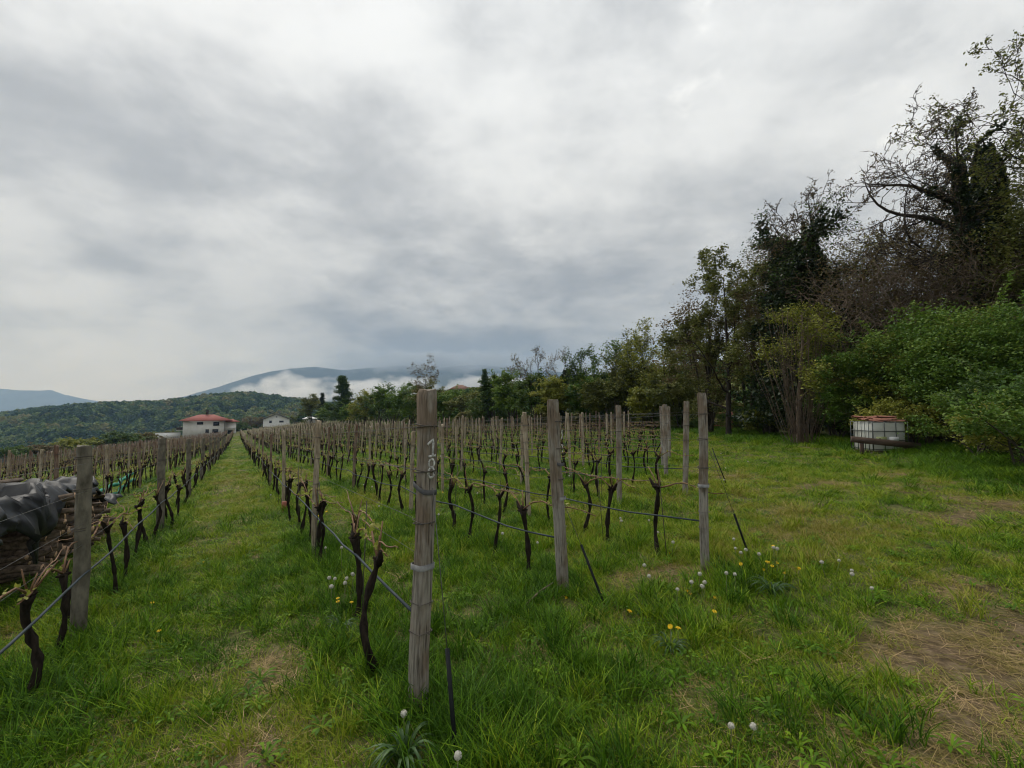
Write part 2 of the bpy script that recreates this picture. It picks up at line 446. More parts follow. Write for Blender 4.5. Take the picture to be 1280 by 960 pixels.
# ------------------------------------------------------------------ mountains (real ridges some kilometres off)
M['rock'] = simple('mountain_forest', (0.018, 0.028, 0.018), (0.055, 0.065, 0.045), 0.004, 1.0, None, 0, 8, 0.05)
def mountain(name, D, prof, depth, base_z, seed, label):
    pxs = np.array([p[0] for p in prof], float); ys = np.array([p[1] for p in prof], float)
    nu, nv = 220, 40
    u = np.linspace(pxs[0], pxs[-1], nu); v = np.linspace(-1, 1, nv)
    U, Vv = np.meshgrid(u, v)
    Y = D + Vv * depth
    X = (U - 640) / FPX * D * (1 + 0.25 * Vv * depth / D)
    top = (512 - np.interp(U, pxs, ys)) / FPX * D
    ridge = 1 - np.abs(Vv) ** 1.15
    rough = noise2(X / (D * 0.03), Y / (D * 0.03), seed, 5)
    Z = base_z + (top - base_z) * ridge + rough * D * 0.010 * (0.25 + 0.75 * np.abs(Vv)) * 1.0 * (1 - 0.6 * (np.abs(Vv) < 0.06))
    i = np.arange(nv - 1)[:, None] * nu; j = np.arange(nu - 1)[None, :]
    F = np.stack([i + j, i + j + 1, i + nu + j + 1, i + nu + j], -1).reshape(-1, 4)
    o = MB().add(np.stack([X, Y, Z], -1).reshape(-1, 3), F).build(name, M['rock'], smooth=True)
    tag(o, label, kind='structure')
    return o
mountain('mountain', 5200, [(-140, 479), (-60, 483), (0, 485), (35, 488), (62, 487), (80, 493), (105, 498), (135, 504), (165, 512), (210, 524)], 800, -230, 31, 'pale blue mountain ridge low on the horizon')
mountain('mountain', 3900, [(95, 520), (138, 507), (150, 503), (170, 501), (190, 502), (205, 501), (228, 496), (250, 490), (275, 483), (300, 474), (318, 468), (340, 463), (365, 459), (395, 457), (430, 462), (460, 459), (500, 456), (545, 459), (590, 455), (630, 458), (700, 464), (800, 476), (900, 492)], 1100, -250, 32, 'blue mountain flank rising into the clouds')
mountain('mountain', 4800, [(300, 490), (360, 476), (385, 467), (398, 461), (408, 466), (425, 472), (445, 468), (465, 474), (485, 469), (500, 461), (515, 465), (540, 462), (560, 467), (580, 459), (605, 455), (630, 461), (660, 463), (720, 468), (900, 485)], 1200, -250, 33, 'dark mountain peaks behind the cloud bank')

# ------------------------------------------------------------------ far buildings
M['plaster'] = simple('white_plaster', (0.60, 0.585, 0.55), (0.74, 0.725, 0.69), 0.6, 0.9)
M['plaster2'] = simple('bright_plaster', (0.72, 0.72, 0.71), (0.82, 0.82, 0.81), 0.6, 0.9)
M['redroof'] = simple('red_roof_tiles', (0.20, 0.060, 0.048), (0.32, 0.11, 0.088), 3, 0.85)
M['tileroof'] = simple('brownish_roof_tiles', (0.12, 0.065, 0.045), (0.22, 0.125, 0.09), 3, 0.9)
M['brownroof'] = simple('dark_roof', (0.035, 0.028, 0.024), (0.075, 0.06, 0.05), 3, 0.85)
M['glass'] = simple('dark_window_glass', (0.012, 0.015, 0.02), (0.03, 0.035, 0.045), 1, 0.15, spec=0.5)
M['darkwood'] = simple('dark_joinery', (0.03, 0.025, 0.02), (0.06, 0.05, 0.04), 3, 0.7)
M['concrete'] = simple('pale_concrete', (0.28, 0.275, 0.26), (0.42, 0.41, 0.39), 1.5, 0.9)
def spot(px, D):
    X = (px - 640) / FPX * D
    return X, D
def bx(name, mat, parent, c, size, rz=0.0):
    return MB().box(c, size, rz).build(name, mat, parent)
def hip_roof(w, dp, z0, rise, ov, rl, t=0.18):
    """hip roof solid, ridge length rl"""
    x, y = w / 2 + ov, dp / 2 + ov
    V = [[-x,-y,z0],[x,-y,z0],[x,y,z0],[-x,y,z0],[-x,-y,z0+t],[x,-y,z0+t],[x,y,z0+t],[-x,y,z0+t],[-rl/2,0,z0+t+rise],[rl/2,0,z0+t+rise]]
    m_ = MB().add(V, [[3,2,1,0],[0,1,5,4],[1,2,6,5],[2,3,7,6],[3,0,4,7],[4,5,9,8],[6,7,8,9]])
    m_.f3.append(np.array([[5,6,9],[7,4,8]])); m_.t3.append(np.zeros(2))
    return m_
# two-storey house with a red hip roof
hx, hy = spot(257, 160)
hz = gz(hx, hy) - 0.4
h = empty('farmhouse', (hx, hy, hz), math.atan2(hy, hx) - math.pi / 2)
tag(h, 'white two-storey farmhouse with a red hipped roof', 'house')
bx('wall', M['plaster'], h, (0, 5, 3.0), (12.4, 10, 6.0))
rf = hip_roof(13.2, 10.4, 6.0, 2.0, 1.3, 4.5).build('roof', M['redroof'], h)
rf.location = (0.5, 5, 0)
ch = MB().box((0.2, -0.4, 9.0), (0.8, 0.8, 1.5)).box((0.2, -0.4, 9.85), (1.05, 1.05, 0.18)).build('chimney', M['darkwood'], rf)
wing = bx('side_wing', M['plaster'], h, (8.0, 6.5, 2.5), (3.6, 6, 5.0))
wr = hip_roof(4.4, 6.4, 5.35, 0.8, 0.5, 1.5).build('wing_roof', M['redroof'], h); wr.location = (8.2, 6.5, 0)
for (wx, wz, ww, wh) in ((-1.3, 5.15, 1.65, 0.75), (3.5, 4.9, 1.65, 1.2), (0.85, 2.3, 0.85, 1.2), (3.3, 2.3, 1.6, 1.2)):
    f_ = MB().box((0, 0, wh/2+0.03), (ww+0.16, 0.08, 0.08)).box((0, 0, -wh/2-0.05), (ww+0.3, 0.16, 0.08)).box((-ww/2-0.04, 0, 0), (0.08, 0.08, wh-0.01)).box((ww/2+0.04, 0, 0), (0.08, 0.08, wh-0.01)).box((0, 0, 0), (0.06, 0.05, wh-0.02)).build('window', M['darkwood'], h, loc=(wx, -0.04, wz))
    MB().box((0, 0.02, 0), (ww, 0.03, wh)).build('pane', M['glass'], f_)
for (bx0, bz, ww) in ((-7.2, 2.75, 1.9), (8.0, 2.7, 3.4)):
    bal = MB().box((bx0, 4.2 if bx0 < 0 else 2.9, bz), (ww, 3.0 if bx0 < 0 else 1.4, 0.18)).build('balcony', M['plaster'], h)
    rl = MB().box((bx0, 2.75 if bx0 < 0 else 2.25, bz + 0.6), (ww, 0.12, 0.95)).build('railing', M['plaster'] if bx0 > 0 else M['darkwood'], bal)
bx('downpipe', M['darkwood'], h, (6.05, -0.08, 3.0), (0.12, 0.12, 5.9))
bx('doorway', M['glass'], h, (8.0, 3.46, 1.2), (1.6, 0.06, 2.2))
tw = MB().box((-10.4, 3.5, 0.9), (7.0, 0.3, 2.0)).build('terrace_wall', M['plaster2'], h)
MB().box((-10.4, 3.5, 1.95), (7.2, 0.45, 0.1)).build('coping', M['concrete'], tw)
# low white barn with a dark gabled roof
hx, hy = spot(346.5, 224)
hz = gz(hx, hy) - 0.3
h = empty('barn', (hx, hy, hz), math.atan2(hy, hx) - math.pi / 2)
tag(h, 'low white barn with a dark gabled roof at the far end of the rows', 'barn')
w2, e2, a2, dp2 = 5.8, 3.6, 6.1, 14
MB().add([[-w2,0,0],[w2,0,0],[w2,0,e2],[0,0,a2],[-w2,0,e2],[-w2,dp2,0],[w2,dp2,0],[w2,dp2,e2],[0,dp2,a2],[-w2,dp2,e2]],
         [[1,6,7,2],[5,0,4,9]]).add([[-w2,0,0],[w2,0,0],[w2,0,e2],[-w2,0,e2],[-w2,dp2,0],[w2,dp2,0],[w2,dp2,e2],[-w2,dp2,e2]], [[0,1,2,3],[5,4,7,6]]).add([[-w2,0,e2],[w2,0,e2],[0,0,a2],[-w2,dp2,e2],[w2,dp2,e2],[0,dp2,a2]], [[0,1,2],[4,3,5]]).build('wall', M['plaster2'], h)
m_ = MB()
for s_ in (-1, 1):
    L = math.hypot(w2 + 1.2, a2 - e2 + 0.5); an = math.atan2(a2 - e2 + 0.5, w2 + 1.2)
    ca, sa = math.cos(s_ * an), math.sin(s_ * an)
    m_.box((s_ * (w2 + 1.2) / 2, dp2 / 2 - 0.4, (e2 - 0.25 + a2 + 0.25) / 2 + 0.15), (L, dp2 + 1.8, 0.22), rot=[[ca,0,sa],[0,1,0],[-sa,0,ca]])
m_.build('roof', M['brownroof'], h)
for (wx, wz, ww, wh) in ((-2.6, 2.5, 1.1, 1.0), (2.2, 2.55, 1.9, 0.7)):
    f_ = MB().box((0, 0, wh/2+0.05), (ww+0.2, 0.1, 0.1)).box((0, 0, -wh/2-0.05), (ww+0.2, 0.1, 0.1)).box((0, 0, 0), (0.08, 0.08, wh-0.01)).build('window', M['darkwood'], h, loc=(wx, -0.06, wz))
    MB().box((0, 0.03, 0), (ww, 0.03, wh)).build('pane', M['glass'], f_)
bx('gable_vent', M['glass'], h, (0, -0.03, 4.9), (0.6, 0.05, 0.5))
# tiny pale shed beyond the rows
hx, hy = spot(388, 185)
h = empty('shed', (hx, hy, gz(hx, hy) + 0.0), 0.3)
tag(h, 'tiny pale shed roof showing over the far vine rows', 'shed')
bx('wall', M['concrete'], h, (0, 0, 0.9), (4.4, 3, 1.8))
hip_roof(4.6, 3.2, 1.8, 0.7, 0.3, 2).build('roof', M['plaster2'], h)
# house roof peeping over the trees
hx, hy = spot(576, 125)
h = empty('hillside_house', (hx, hy, gz(hx, hy)), 0.25)
zt = (512 - 481) / FPX * hy - h.location.z
tag(h, 'house with a brownish tiled roof half hidden among trees on the bank', 'house')
bx('wall', M['concrete'], h, (0, 2, (zt - 1.3) / 2), (5.0, 5, zt - 1.3))
hip_roof(5.0, 5, zt - 1.3, 1.2, 0.5, 1.5).build('roof', M['tileroof'], h).location = (0, 2, 0)
f_ = MB().box((0, 0, 0), (1.0, 0.06, 1.0)).build('window', M['darkwood'], h, loc=(0.6, -0.55, zt - 2.2)); MB().box((0, -0.04, 0), (0.8, 0.03, 0.8)).build('pane', M['glass'], f_)
# radio mast on the wooded hill
hx, hy = spot(281, 735)
h = empty('radio_mast', (hx, hy, gz(hx, hy) + 4))
tag(h, 'thin radio mast standing on the wooded hill crest', 'mast')
MB().tube([[0,0,-4],[0,0,14]], [0.35, 0.22], 6).build('pole', M['rusty'], h)
MB().box((0, 0, 12.5), (1.6, 0.3, 0.3)).build('antenna', M['rusty'], h)
MB().box((0, 0, 10.5), (1.2, 0.3, 0.3)).build('antenna', M['rusty'], h)
# stone wall along the top of the bank
M['stone'] = simple('bank_wall_stone', (0.13, 0.12, 0.105), (0.30, 0.28, 0.25), 1.2, 0.95, None, 0.5)
m_ = MB()
ds = np.arange(6, 130, 3.0)
for k in range(len(ds) - 1):
    x0, y0 = rxy(ds[k], 50); x1, y1 = rxy(ds[k + 1], 50)
    za, zb = gz(x0, y0), gz(x1, y1)
    t_ = np.array([NV[0], NV[1], 0]) * 0.25
    A_, B_ = np.array([x0, y0, za - 0.4]), np.array([x1, y1, zb - 0.4]); U_ = np.array([0, 0, 1.1])
    V_ = [A_-t_, B_-t_, B_+t_, A_+t_, A_-t_+U_, B_-t_+U_, B_+t_+U_, A_+t_+U_]
    m_.add(V_, [[0,1,5,4],[2,3,7,6],[4,5,6,7]])
o = m_.build('terrace_wall', M['stone'])
tag(o, 'low pale stone wall along the top of the wooded bank', 'wall')
# ------------------------------------------------------------------ vineyard
def ordn(i):
    w = ['first', 'second', 'third', 'fourth', 'fifth', 'sixth', 'seventh', 'eighth', 'ninth', 'tenth', 'eleventh', 'twelfth']
    if i < 12: return w[i]
    k = i + 1
    return '%d%s' % (k, 'th' if 10 <= k % 100 <= 20 else {1: 'st', 2: 'nd', 3: 'rd'}.get(k % 10, 'th'))
ROWS = []       # (n, near end d, far end d, side, index)
NEAR = [2.33, 3.20, 2.73, 5.55, 5.30, 6.95, 8.3, 9.3, 10.6, 12, 13.4, 14.6, 15.6, 16.8, 18, 19.4]
NPOS = [0.85, 2.48, 3.80, 5.50, 6.85] + [8.35 + 1.5 * k for k in range(11)]
for k in range(16): ROWS.append((NPOS[k], NEAR[k], 150.0 if k < 12 else 120.0, 'up', k))
for j in range(14): ROWS.append((-1.04 - 1.7 * j, (-2.0, 11.4)[j] if j < 2 else 2.0, 165.0 - 4 * max(0, j - 5), 'down', j))
def rowname(side, k):
    return '%s vine row %shill of the grass path' % (ordn(k), side)
rg = np.random.default_rng(11)
posts, vines = [], []
for (n0, d0, d1, side, k) in ROWS:
    if side == 'up': sp = 4.1 if k < 2 else 3.1
    else: sp = 4.8 if k == 0 else 3.8
    ds = [d0] if not (side == 'down' and k == 0) else [4.93 - sp]
    while ds[-1] < d1: ds.append(ds[-1] + sp * (1 + 0.05 * rg.normal()))
    if side == 'up' and k == 0: ds[1:4] = [6.09, 10.4, 14.9]
    if side == 'down' and k == 0: ds[1:4] = [4.93, 9.4, 14.46]
    for q, d in enumerate(ds):
        end = (q == 0 and side == 'up')
        off = 0 if (k == 0 and q < 4) or end else 0.03 * rg.normal()
        x, y = rxy(d, n0 + off)
        h = 1.67 if end else 1.58 + 0.06 * rg.normal()
        if side == 'down' and k == 0: h = 1.52
        posts.append(dict(x=x, y=y, d=d, n=n0, h=h, end=end, side=side, k=k, q=q))
    d = d0 + (0.55 if side == 'up' else 0.2)
    vs = 0.64 if side == 'up' else 0.72
    while d < d1 - 0.5:
        x, y = rxy(d + 0.05 * rg.normal(), n0 + 0.05 * rg.normal())
        vines.append(dict(x=x, y=y, d=d, n=n0, side=side, k=k))
        d += vs * (1 + 0.13 * rg.normal()) * (2.0 if rg.random() < 0.05 else 1)
def annotate(L, h):
    X = np.array([p['x'] for p in L]); Y = np.array([p['y'] for p in L])
    Z = ground_z(X, Y)
    a = project(X, Y, Z); b_ = project(X, Y, Z + h)
    for i, p in enumerate(L):
        p['z'] = float(Z[i]); p['px'] = float(a[0][i]); p['ph'] = float(a[1][i] - b_[1][i]); p['dep'] = float(a[2][i])
        p['in'] = p['dep'] > 0.4 and -60 < p['px'] < 1340
        p['vis'] = p['dep'] > 0.4 and -2 < p['px'] < 1282 and b_[1][i] < 965
annotate(posts, 1.7); annotate(vines, 0.8)
posts = [p for p in posts if p['in']]; vines = [p for p in vines if p['in']]
def split300(L, lim=300):
    """the ones that show largest become things of their own, the rest one mass"""
    vis = sorted([p for p in L if p['vis']], key=lambda p: -p['ph'])
    keep = set(id(p) for p in vis[:lim])
    for side in ('up', 'down'):
        for k in range(16):
            r = sorted([p for p in L if p['side'] == side and p['k'] == k and p['vis']], key=lambda p: p['d'])
            for q, p in enumerate(r): p['ord'] = q
    return [p for p in L if id(p) in keep], [p for p in L if id(p) not in keep]
post_things, post_rest = split300(posts)
vine_things, vine_rest = split300(vines)

def post_mesh(kind, seed):
    """post standing on z=0 (sunk 0.3), unit height 1.75"""
    r_ = np.random.default_rng(seed)
    zs = np.array([-0.3, 0, 0.3, 0.6, 0.9, 1.2, 1.5, 1.72, 1.75])
    m_ = MB()
    if kind == 'square':
        s, c = 0.041, 0.009
        prof = np.array([[s-c,-s],[s,-s+c],[s,s-c],[s-c,s],[-s+c,s],[-s,s-c],[-s,-s+c],[-s+c,-s]])
    elif kind == 'grey':
        s, c = 0.047, 0.016
        prof = np.array([[s-c,-s],[s,-s+c],[s,s-c],[s-c,s],[-s+c,s],[-s,s-c],[-s,-s+c],[-s+c,-s]])
    else:
        a = np.arange(8) * math.pi / 4; prof = 0.033 * np.stack([np.cos(a), np.sin(a)], -1)
    rings = []
    bow = np.cumsum(r_.normal(0, 0.004, (len(zs), 2)), axis=0)
    for i_, z in enumerate(zs):
        sc_ = 1.0 + r_.normal(0, 0.018)
        if z > 1.73: sc_ *= 0.9
        if kind == 'grey': sc_ *= 1.05 - 0.10 * z / 1.75
        p2 = prof * sc_ + bow[i_] + r_.normal(0, 0.0016, prof.shape)
        zz = z + (r_.normal(0, 0.006, len(prof)) if z > 1.7 else 0)
        rings.append(np.column_stack([p2, np.broadcast_to(zz, len(prof))]))
    V = np.concatenate(rings); k_ = len(prof); mm = len(zs)
    i = np.arange(mm - 1)[:, None] * k_; j = np.arange(k_)[None, :]; jn = (j + 1) % k_
    m_.add(V, np.stack([i + j, i + jn, i + k_ + jn, i + k_ + j], -1).reshape(-1, 4))
    top = rings[-1]; c_ = top.mean(0) + [0, 0, 0.003]
    m_.add(np.vstack([top, c_]), np.stack([np.arange(k_), (np.arange(k_) + 1) % k_, np.full(k_, k_)], -1))
    return m_
PM = {'square': [post_mesh('square', 100 + i).mesh('post', M['post']) for i in range(4)],
      'pole': [post_mesh('pole', 200 + i).mesh('post', M['pole'], True) for i in range(4)],
      'redpole': [post_mesh('pole', 300 + i).mesh('post', M['redpole'], True) for i in range(4)],
      'grey': [post_mesh('grey', 400 + i).mesh('post', M['greypost'], True) for i in range(2)]}
def loop_pts(half, z, tilt=0.0, round_=True, nseg=16):
    a = np.linspace(0, 2 * math.pi, nseg + 1)
    if round_: xy = np.stack([np.cos(a), np.sin(a)], -1) * half
    else:
        c, s = np.cos(a), np.sin(a)
        k_ = half / np.maximum(np.abs(c), np.abs(s)); k_ = np.minimum(k_, half * 1.25); xy = np.stack([c * k_, s * k_], -1)
    return np.column_stack([xy, z + tilt * xy[:, 0] + 0.3 * tilt * xy[:, 1]])
TIE_SQ = MB().tube(loop_pts(0.0470, 0, 0.10, False), 0.0028, 4, False).tube(loop_pts(0.0485, 0.010, -0.08, False), 0.0028, 4, False).tube([[0.047, 0.0, 0], [0.060, 0.01, 0.012], [0.070, 0.0, -0.005]], 0.003, 4).mesh('wire_tie', M['rusty'], True)
TIE_RD = MB().tube(loop_pts(0.041, 0, 0.1), 0.0028, 4, False).tube(loop_pts(0.0415, 0.008, -0.1), 0.0028, 4, False).mesh('wire_tie', M['rusty'], True)
def strap_mesh(mat, half, w, tilt):
    a = loop_pts(half, 0, tilt, False); b_ = a + [0, 0, w]
    k_ = len(a); V = np.concatenate([a, b_, a * [0.97, 0.97, 1], b_ * [0.97, 0.97, 1]])
    j = np.arange(k_ - 1)
    return MB().add(V, np.concatenate([np.stack([j, j + 1, k_ + j + 1, k_ + j], -1), np.stack([k_ + j, k_ + j + 1, 3 * k_ + j + 1, 3 * k_ + j], -1)])).mesh('strap', mat, True)
STRAP_G = strap_mesh(M['strap'], 0.0505, 0.030, 0.03)
STRAP_D = strap_mesh(M['dstrap'], 0.0515, 0.026, -0.38)
def child(name, me, parent, loc=(0, 0, 0), rot=(0, 0, 0), scale=None):
    o = bpy.data.objects.new(name, me); COL.objects.link(o); o.parent = parent
    o.location = loc; o.rotation_euler = rot
    if scale is not None: o.scale = scale
    return o
def stroke(m_, pts, w):
    """hand-painted stroke on the plane x = 0 (y across, z up), a raised thin ribbon"""
    pts = np.array(pts, float); t = np.gradient(pts, axis=0); t /= np.linalg.norm(t, axis=1)[:, None] + 1e-9
    nn = np.stack([-t[:, 1], t[:, 0]], -1)
    w = w * (1 + 0.18 * np.sin(np.arange(len(pts)) * 2.3))[:, None]
    A, B = pts + nn * w / 2, pts - nn * w / 2
    k_ = len(pts); f = lambda q, x: np.column_stack([np.full(k_, x), q])
    V = np.concatenate([f(A, 0.0012), f(B, 0.0012), f(A, 0), f(B, 0)]); j = np.arange(k_ - 1)
    m_.add(V, np.concatenate([np.stack([j, k_ + j, k_ + j + 1, j + 1], -1), np.stack([2*k_+j, j, j+1, 2*k_+j+1], -1), np.stack([k_+j, 3*k_+j, 3*k_+j+1, k_+j+1], -1)]))
HERO = {('up', 0, 0): 'square', ('up', 1, 0): 'square', ('up', 2, 0): 'square'}
seq = 0
for p in sorted(post_things, key=lambda p: -p['ph']):
    seq += 1
    side, k, q = p['side'], p['k'], p['q']
    rr_ = np.random.default_rng(1000 + seq)
    hero = p['end'] and k < 3
    if p['end']: kind, nm = 'square', 'end_post'
    elif side == 'down' and k == 0: kind, nm = 'grey', 'vine_post'
    elif side == 'down': kind, nm = ('redpole' if rr_.random() < 0.55 else 'pole'), 'vine_post'
    else: kind, nm = ('pole' if rr_.random() < 0.8 else 'redpole'), 'vine_post'
    o = empty(nm, (p['x'], p['y'], p['z']), 0)
    lean = rr_.normal(0, 0.022, 2)
    if hero: lean = {0: (-0.006, 0.018), 1: (-0.01, -0.040), 2: (-0.005, 0.004)}[k]
    if side == 'down' and k == 0 and q < 3: lean = (-0.01, 0.012)
    rz = RZ - math.pi if kind == 'square' else rr_.random() * 6
    if hero: rz = RZ - math.pi + {0: 0.30, 1: 0.25, 2: 0.62}[k]
    if kind == 'grey': rz = RZ + 0.35
    o.rotation_euler = (lean[0], lean[1], rz)
    if hero:
        # lean given in world axes
        o.rotation_euler = (Matrix.Rotation(lean[1], 3, 'Y') @ Matrix.Rotation(lean[0], 3, 'X') @ Matrix.Rotation(rz, 3, 'Z')).to_euler()
    sz = p['h'] / 1.75
    child('shaft', PM[kind][seq % len(PM[kind])], o, scale=(1, 1, sz) if kind != 'square' or hero else (0.85 + 0.1 * rr_.random(),) * 2 + (sz,))
    hz_ = [1.47, 1.23, 0.96] if kind == 'square' else [1.42, 1.16, 0.85]
    if p['ph'] > 60:
        for zz in hz_:
            child('wire_tie', TIE_SQ if kind in ('square', 'grey') else TIE_RD, o, (0, 0, zz), (0, 0, rr_.normal(0, 0.05)), scale=(1.10, 1.10, 1) if kind == 'grey' else None)
    if hero:
        child('strap', STRAP_G, o, (0, 0, 0.72 if k == 0 else 0.78))
        if k < 2: child('strap', STRAP_D, o, (0, 0, 1.13 if k == 0 else 1.10), (0, 0, 0.0))
        for zz in (0.55, 0.40): child('wire_tie', TIE_SQ, o, (0, 0, zz), scale=(1, 1, 0.2))
        m_ = MB()
        if k == 0:
            stroke(m_, [[-0.030, 0.062], [-0.012, 0.075], [0.006, 0.090], [0.008, 0.070], [0.008, 0.045], [0.007, 0.022], [0.006, 0.0]], 0.013)
            stroke(m_, [[-0.022, -0.002], [-0.004, 0.0], [0.016, 0.001], [0.026, 0.003]], 0.012)
            a = np.linspace(0, 2 * math.pi, 13)
            stroke(m_, np.stack([0.019 * np.sin(a), -0.038 + 0.022 * np.cos(a)], -1), 0.011)
            stroke(m_, np.stack([0.020 * np.sin(a), -0.088 + 0.026 * np.cos(a)], -1), 0.013)
            lab, zn, fx = 'white painted number 18', 1.315, 0
        elif k == 1:
            stroke(m_, [[0.030, 0.10], [0.024, 0.075], [0.030, 0.05], [0.022, 0.03], [0.010, 0.02]], 0.012)
            stroke(m_, [[0.012, -0.03], [0.022, -0.05], [0.026, -0.08], [0.018, -0.10]], 0.011)
            lab, zn = 'faint white painted mark', 1.30
        else:
            stroke(m_, [[0.0, 0.11], [0.012, 0.08], [0.006, 0.03], [0.014, -0.02], [0.004, -0.07], [0.012, -0.12]], 0.022)
            lab, zn = 'flaking white paint mark', 1.28
        # on the face that looks back along the row: local +X is that face
        pn = m_.build('painted_number', M['paint'], o, loc=(0.0448, 0.004, zn) if k < 2 else (0, 0.0448, zn))
        if k == 2: pn.rotation_euler = (0, 0, math.pi / 2)
        pn['label'] = lab
    if hero:
        lab = ['thick square grey end post with a white painted 18 and dark strap',
               'leaning square grey end post with faint white paint, second from the 18 post',
               'upright square brown end post beside the open meadow, flaking white paint'][k]
    elif p['end']:
        lab = 'square wooden end post of the %s' % rowname(side, k)
    elif side == 'down' and k == 0:
        lab = 'grey weathered post, %s along the first vine row downhill of the grass path' % ordn(p['ord'])
    else:
        lab = 'thin trellis post, %s in the %s' % (ordn(p['ord']), rowname(side, k))
    tag(o, lab, 'post', 'trellis posts %shill of the grass path' % side)

# ---- vines
def head_knob(m_, c, r, rr_):
    for q in range(5):
        v = rr_.normal(0, 1, 3); v[2] = abs(v[2]) * 0.8; v /= np.linalg.norm(v)
        m_.tube([c, c + v * r * 1.0, c + v * r * 1.9], [r * 0.75, r * 0.62, r * 0.28], 5)
def vine_parts(seed, hi=True):
    """trunk, cane and buds with +X along the row, foot at the origin"""
    rr_ = np.random.default_rng(seed)
    h = 0.60 + 0.12 * rr_.random()
    k_ = 7 if hi else 4
    zs = np.linspace(-0.06, h, 13 if hi else 4)
    t = zs / h
    amp = 0.024 + 0.040 * rr_.random()
    x = amp * np.sin(t * (3 + 3 * rr_.random()) + rr_.random() * 6) + rr_.normal(0, 0.07) * t
    y = amp * 0.8 * np.sin(t * (3 + 3 * rr_.random()) + rr_.random() * 6) + rr_.normal(0, 0.03) * t
    x -= x[0]; y -= y[0]
    P = np.column_stack([x, y, zs])
    r = (0.0165 + 0.009 * rr_.random()) * (1 - 0.10 * t) * (1 + 0.30 * rr_.normal(0, 1, len(zs)).clip(-1, 1.5)); r[-1] *= 1.25; r[0] *= 1.3
    tr = MB().tube(P, r * (1.0 if hi else 1.1), k_)
    head = P[-1]
    if hi: head_knob(tr, head, 0.020 + 0.010 * rr_.random(), rr_)
    else: tr.tube([head, head + [rr_.normal(0, 0.05), 0, 0.09]], [0.028, 0.012], 4)
    # a short arm
    sg = 1 if rr_.random() < 0.5 else -1
    tr.tube([head - [0, 0, 0.03], head + [sg * 0.06, 0, 0.03], head + [sg * 0.10, 0.01, 0.08]], [0.022, 0.018, 0.010], 5 if hi else 3)
    ca = MB(); bu = MB()
    s2 = -sg
    L = 0.55 + 0.35 * rr_.random()
    u = np.linspace(0, 1, 8 if hi else 4)
    wirez = 0.80
    C = np.column_stack([head[0] + s2 * u * L, head[1] + 0.02 * np.sin(u * 7), head[2] + (wirez - h - 0.02) * np.sin(np.minimum(u * 4.5, 1.57)) + 0.02 * np.sin(u * 9 + seed) - 0.05 * u])
    ca.tube(C, np.linspace(0.0085, 0.0045, len(u)) * (1 if hi else 1.25), 5 if hi else 3)
    if hi:
        for w in range(int(rr_.integers(1, 4))):
            v = np.array([rr_.normal(0, 0.35), rr_.normal(0, 0.25), 1.0]); l = 0.08 + 0.16 * rr_.random(); ca.tube([head, head + v * l * 0.5 + [0.01, 0, 0], head + v * l], [0.007, 0.0055, 0.004], 5)
    if rr_.random() < 0.8:
        C2 = np.column_stack([head[0] - s2 * u * L * 0.75, head[1] + 0.02 * np.sin(u * 5), head[2] + (0.80 - h) * np.sin(np.minimum(u * 3, 1.57)) + 0.02 * np.sin(u * 8)]); ca.tube(C2, np.linspace(0.007, 0.003, len(u)), 4 if hi else 3)
    nb = 7 if hi else 3
    for q in range(nb):
        c = C[0] + (C[-1] - C[0]) * 0; f = (q + 0.7) / nb
        c = np.array([np.interp(f, u, C[:, ax]) for ax in range(3)])
        nl = rr_.integers(2, 5) if hi else 2
        for w in range(nl):
            sz = (0.010 + 0.013 * rr_.random()) if hi else 0.024
            e1 = rr_.normal(0, 1, 3); e1 /= np.linalg.norm(e1); e2 = np.cross(e1, rr_.normal(0, 1, 3)); e2 /= np.linalg.norm(e2) + 1e-9
            cc = c + rr_.normal(0, 0.008, 3) + [0, 0, 0.015]
            bu.add([cc - e1 * sz, cc + e2 * sz * 0.7, cc + e1 * sz, cc - e2 * sz * 0.7], [[0, 1, 2, 3]], rr_.random())
    return tr, ca, bu
VAR = []
for i in range(18):
    t_, c_, b_ = vine_parts(600 + i)
    VAR.append((t_.mesh('trunk', M['bark'], True), c_.mesh('cane', M['cane'], True), b_.mesh('new_growth', M['buds'], tint=True)))
STAKE = MB().tube([[0, 0, -0.1], [0.005, 0, 0.7], [0, 0.004, 1.35]], [0.011, 0.011, 0.010], 5).mesh('stake', M['stake'], True)
ROD = MB().tube([[0, 0, -0.1], [0.003, 0, 0.5], [0, 0.0, 0.95]], [0.004] * 3, 5).mesh('stake', M['rusty'], True)
for q, p in enumerate(sorted(vine_things, key=lambda p: -p['ph'])):
    rr_ = np.random.default_rng(5000 + q)
    v = int(rr_.integers(0, len(VAR)))
    o = empty('grapevine', (p['x'], p['y'], p['z']), RZ + (math.pi if rr_.random() < 0.5 else 0) + rr_.normal(0, 0.12))
    s_ = 0.94 + 0.14 * rr_.random(); o.scale = (s_, s_, s_)
    child('trunk', VAR[v][0], o); child('cane', VAR[v][1], o); child('new_growth', VAR[v][2], o)['kind'] = 'stuff'
    if rr_.random() < 0.45 and not (p['side'] == 'down' and p['k'] == 0): child('stake', ROD if p['side'] == 'up' else STAKE, o, (0.06, 0.02, 0), (rr_.normal(0, 0.04), rr_.normal(0, 0.04), 0))
    tag(o, 'dark gnarled grapevine, %s in the %s' % (ordn(p['ord']), rowname(p['side'], p['k'])), 'grapevine', 'pruned grapevines %shill of the grass path' % p['side'])
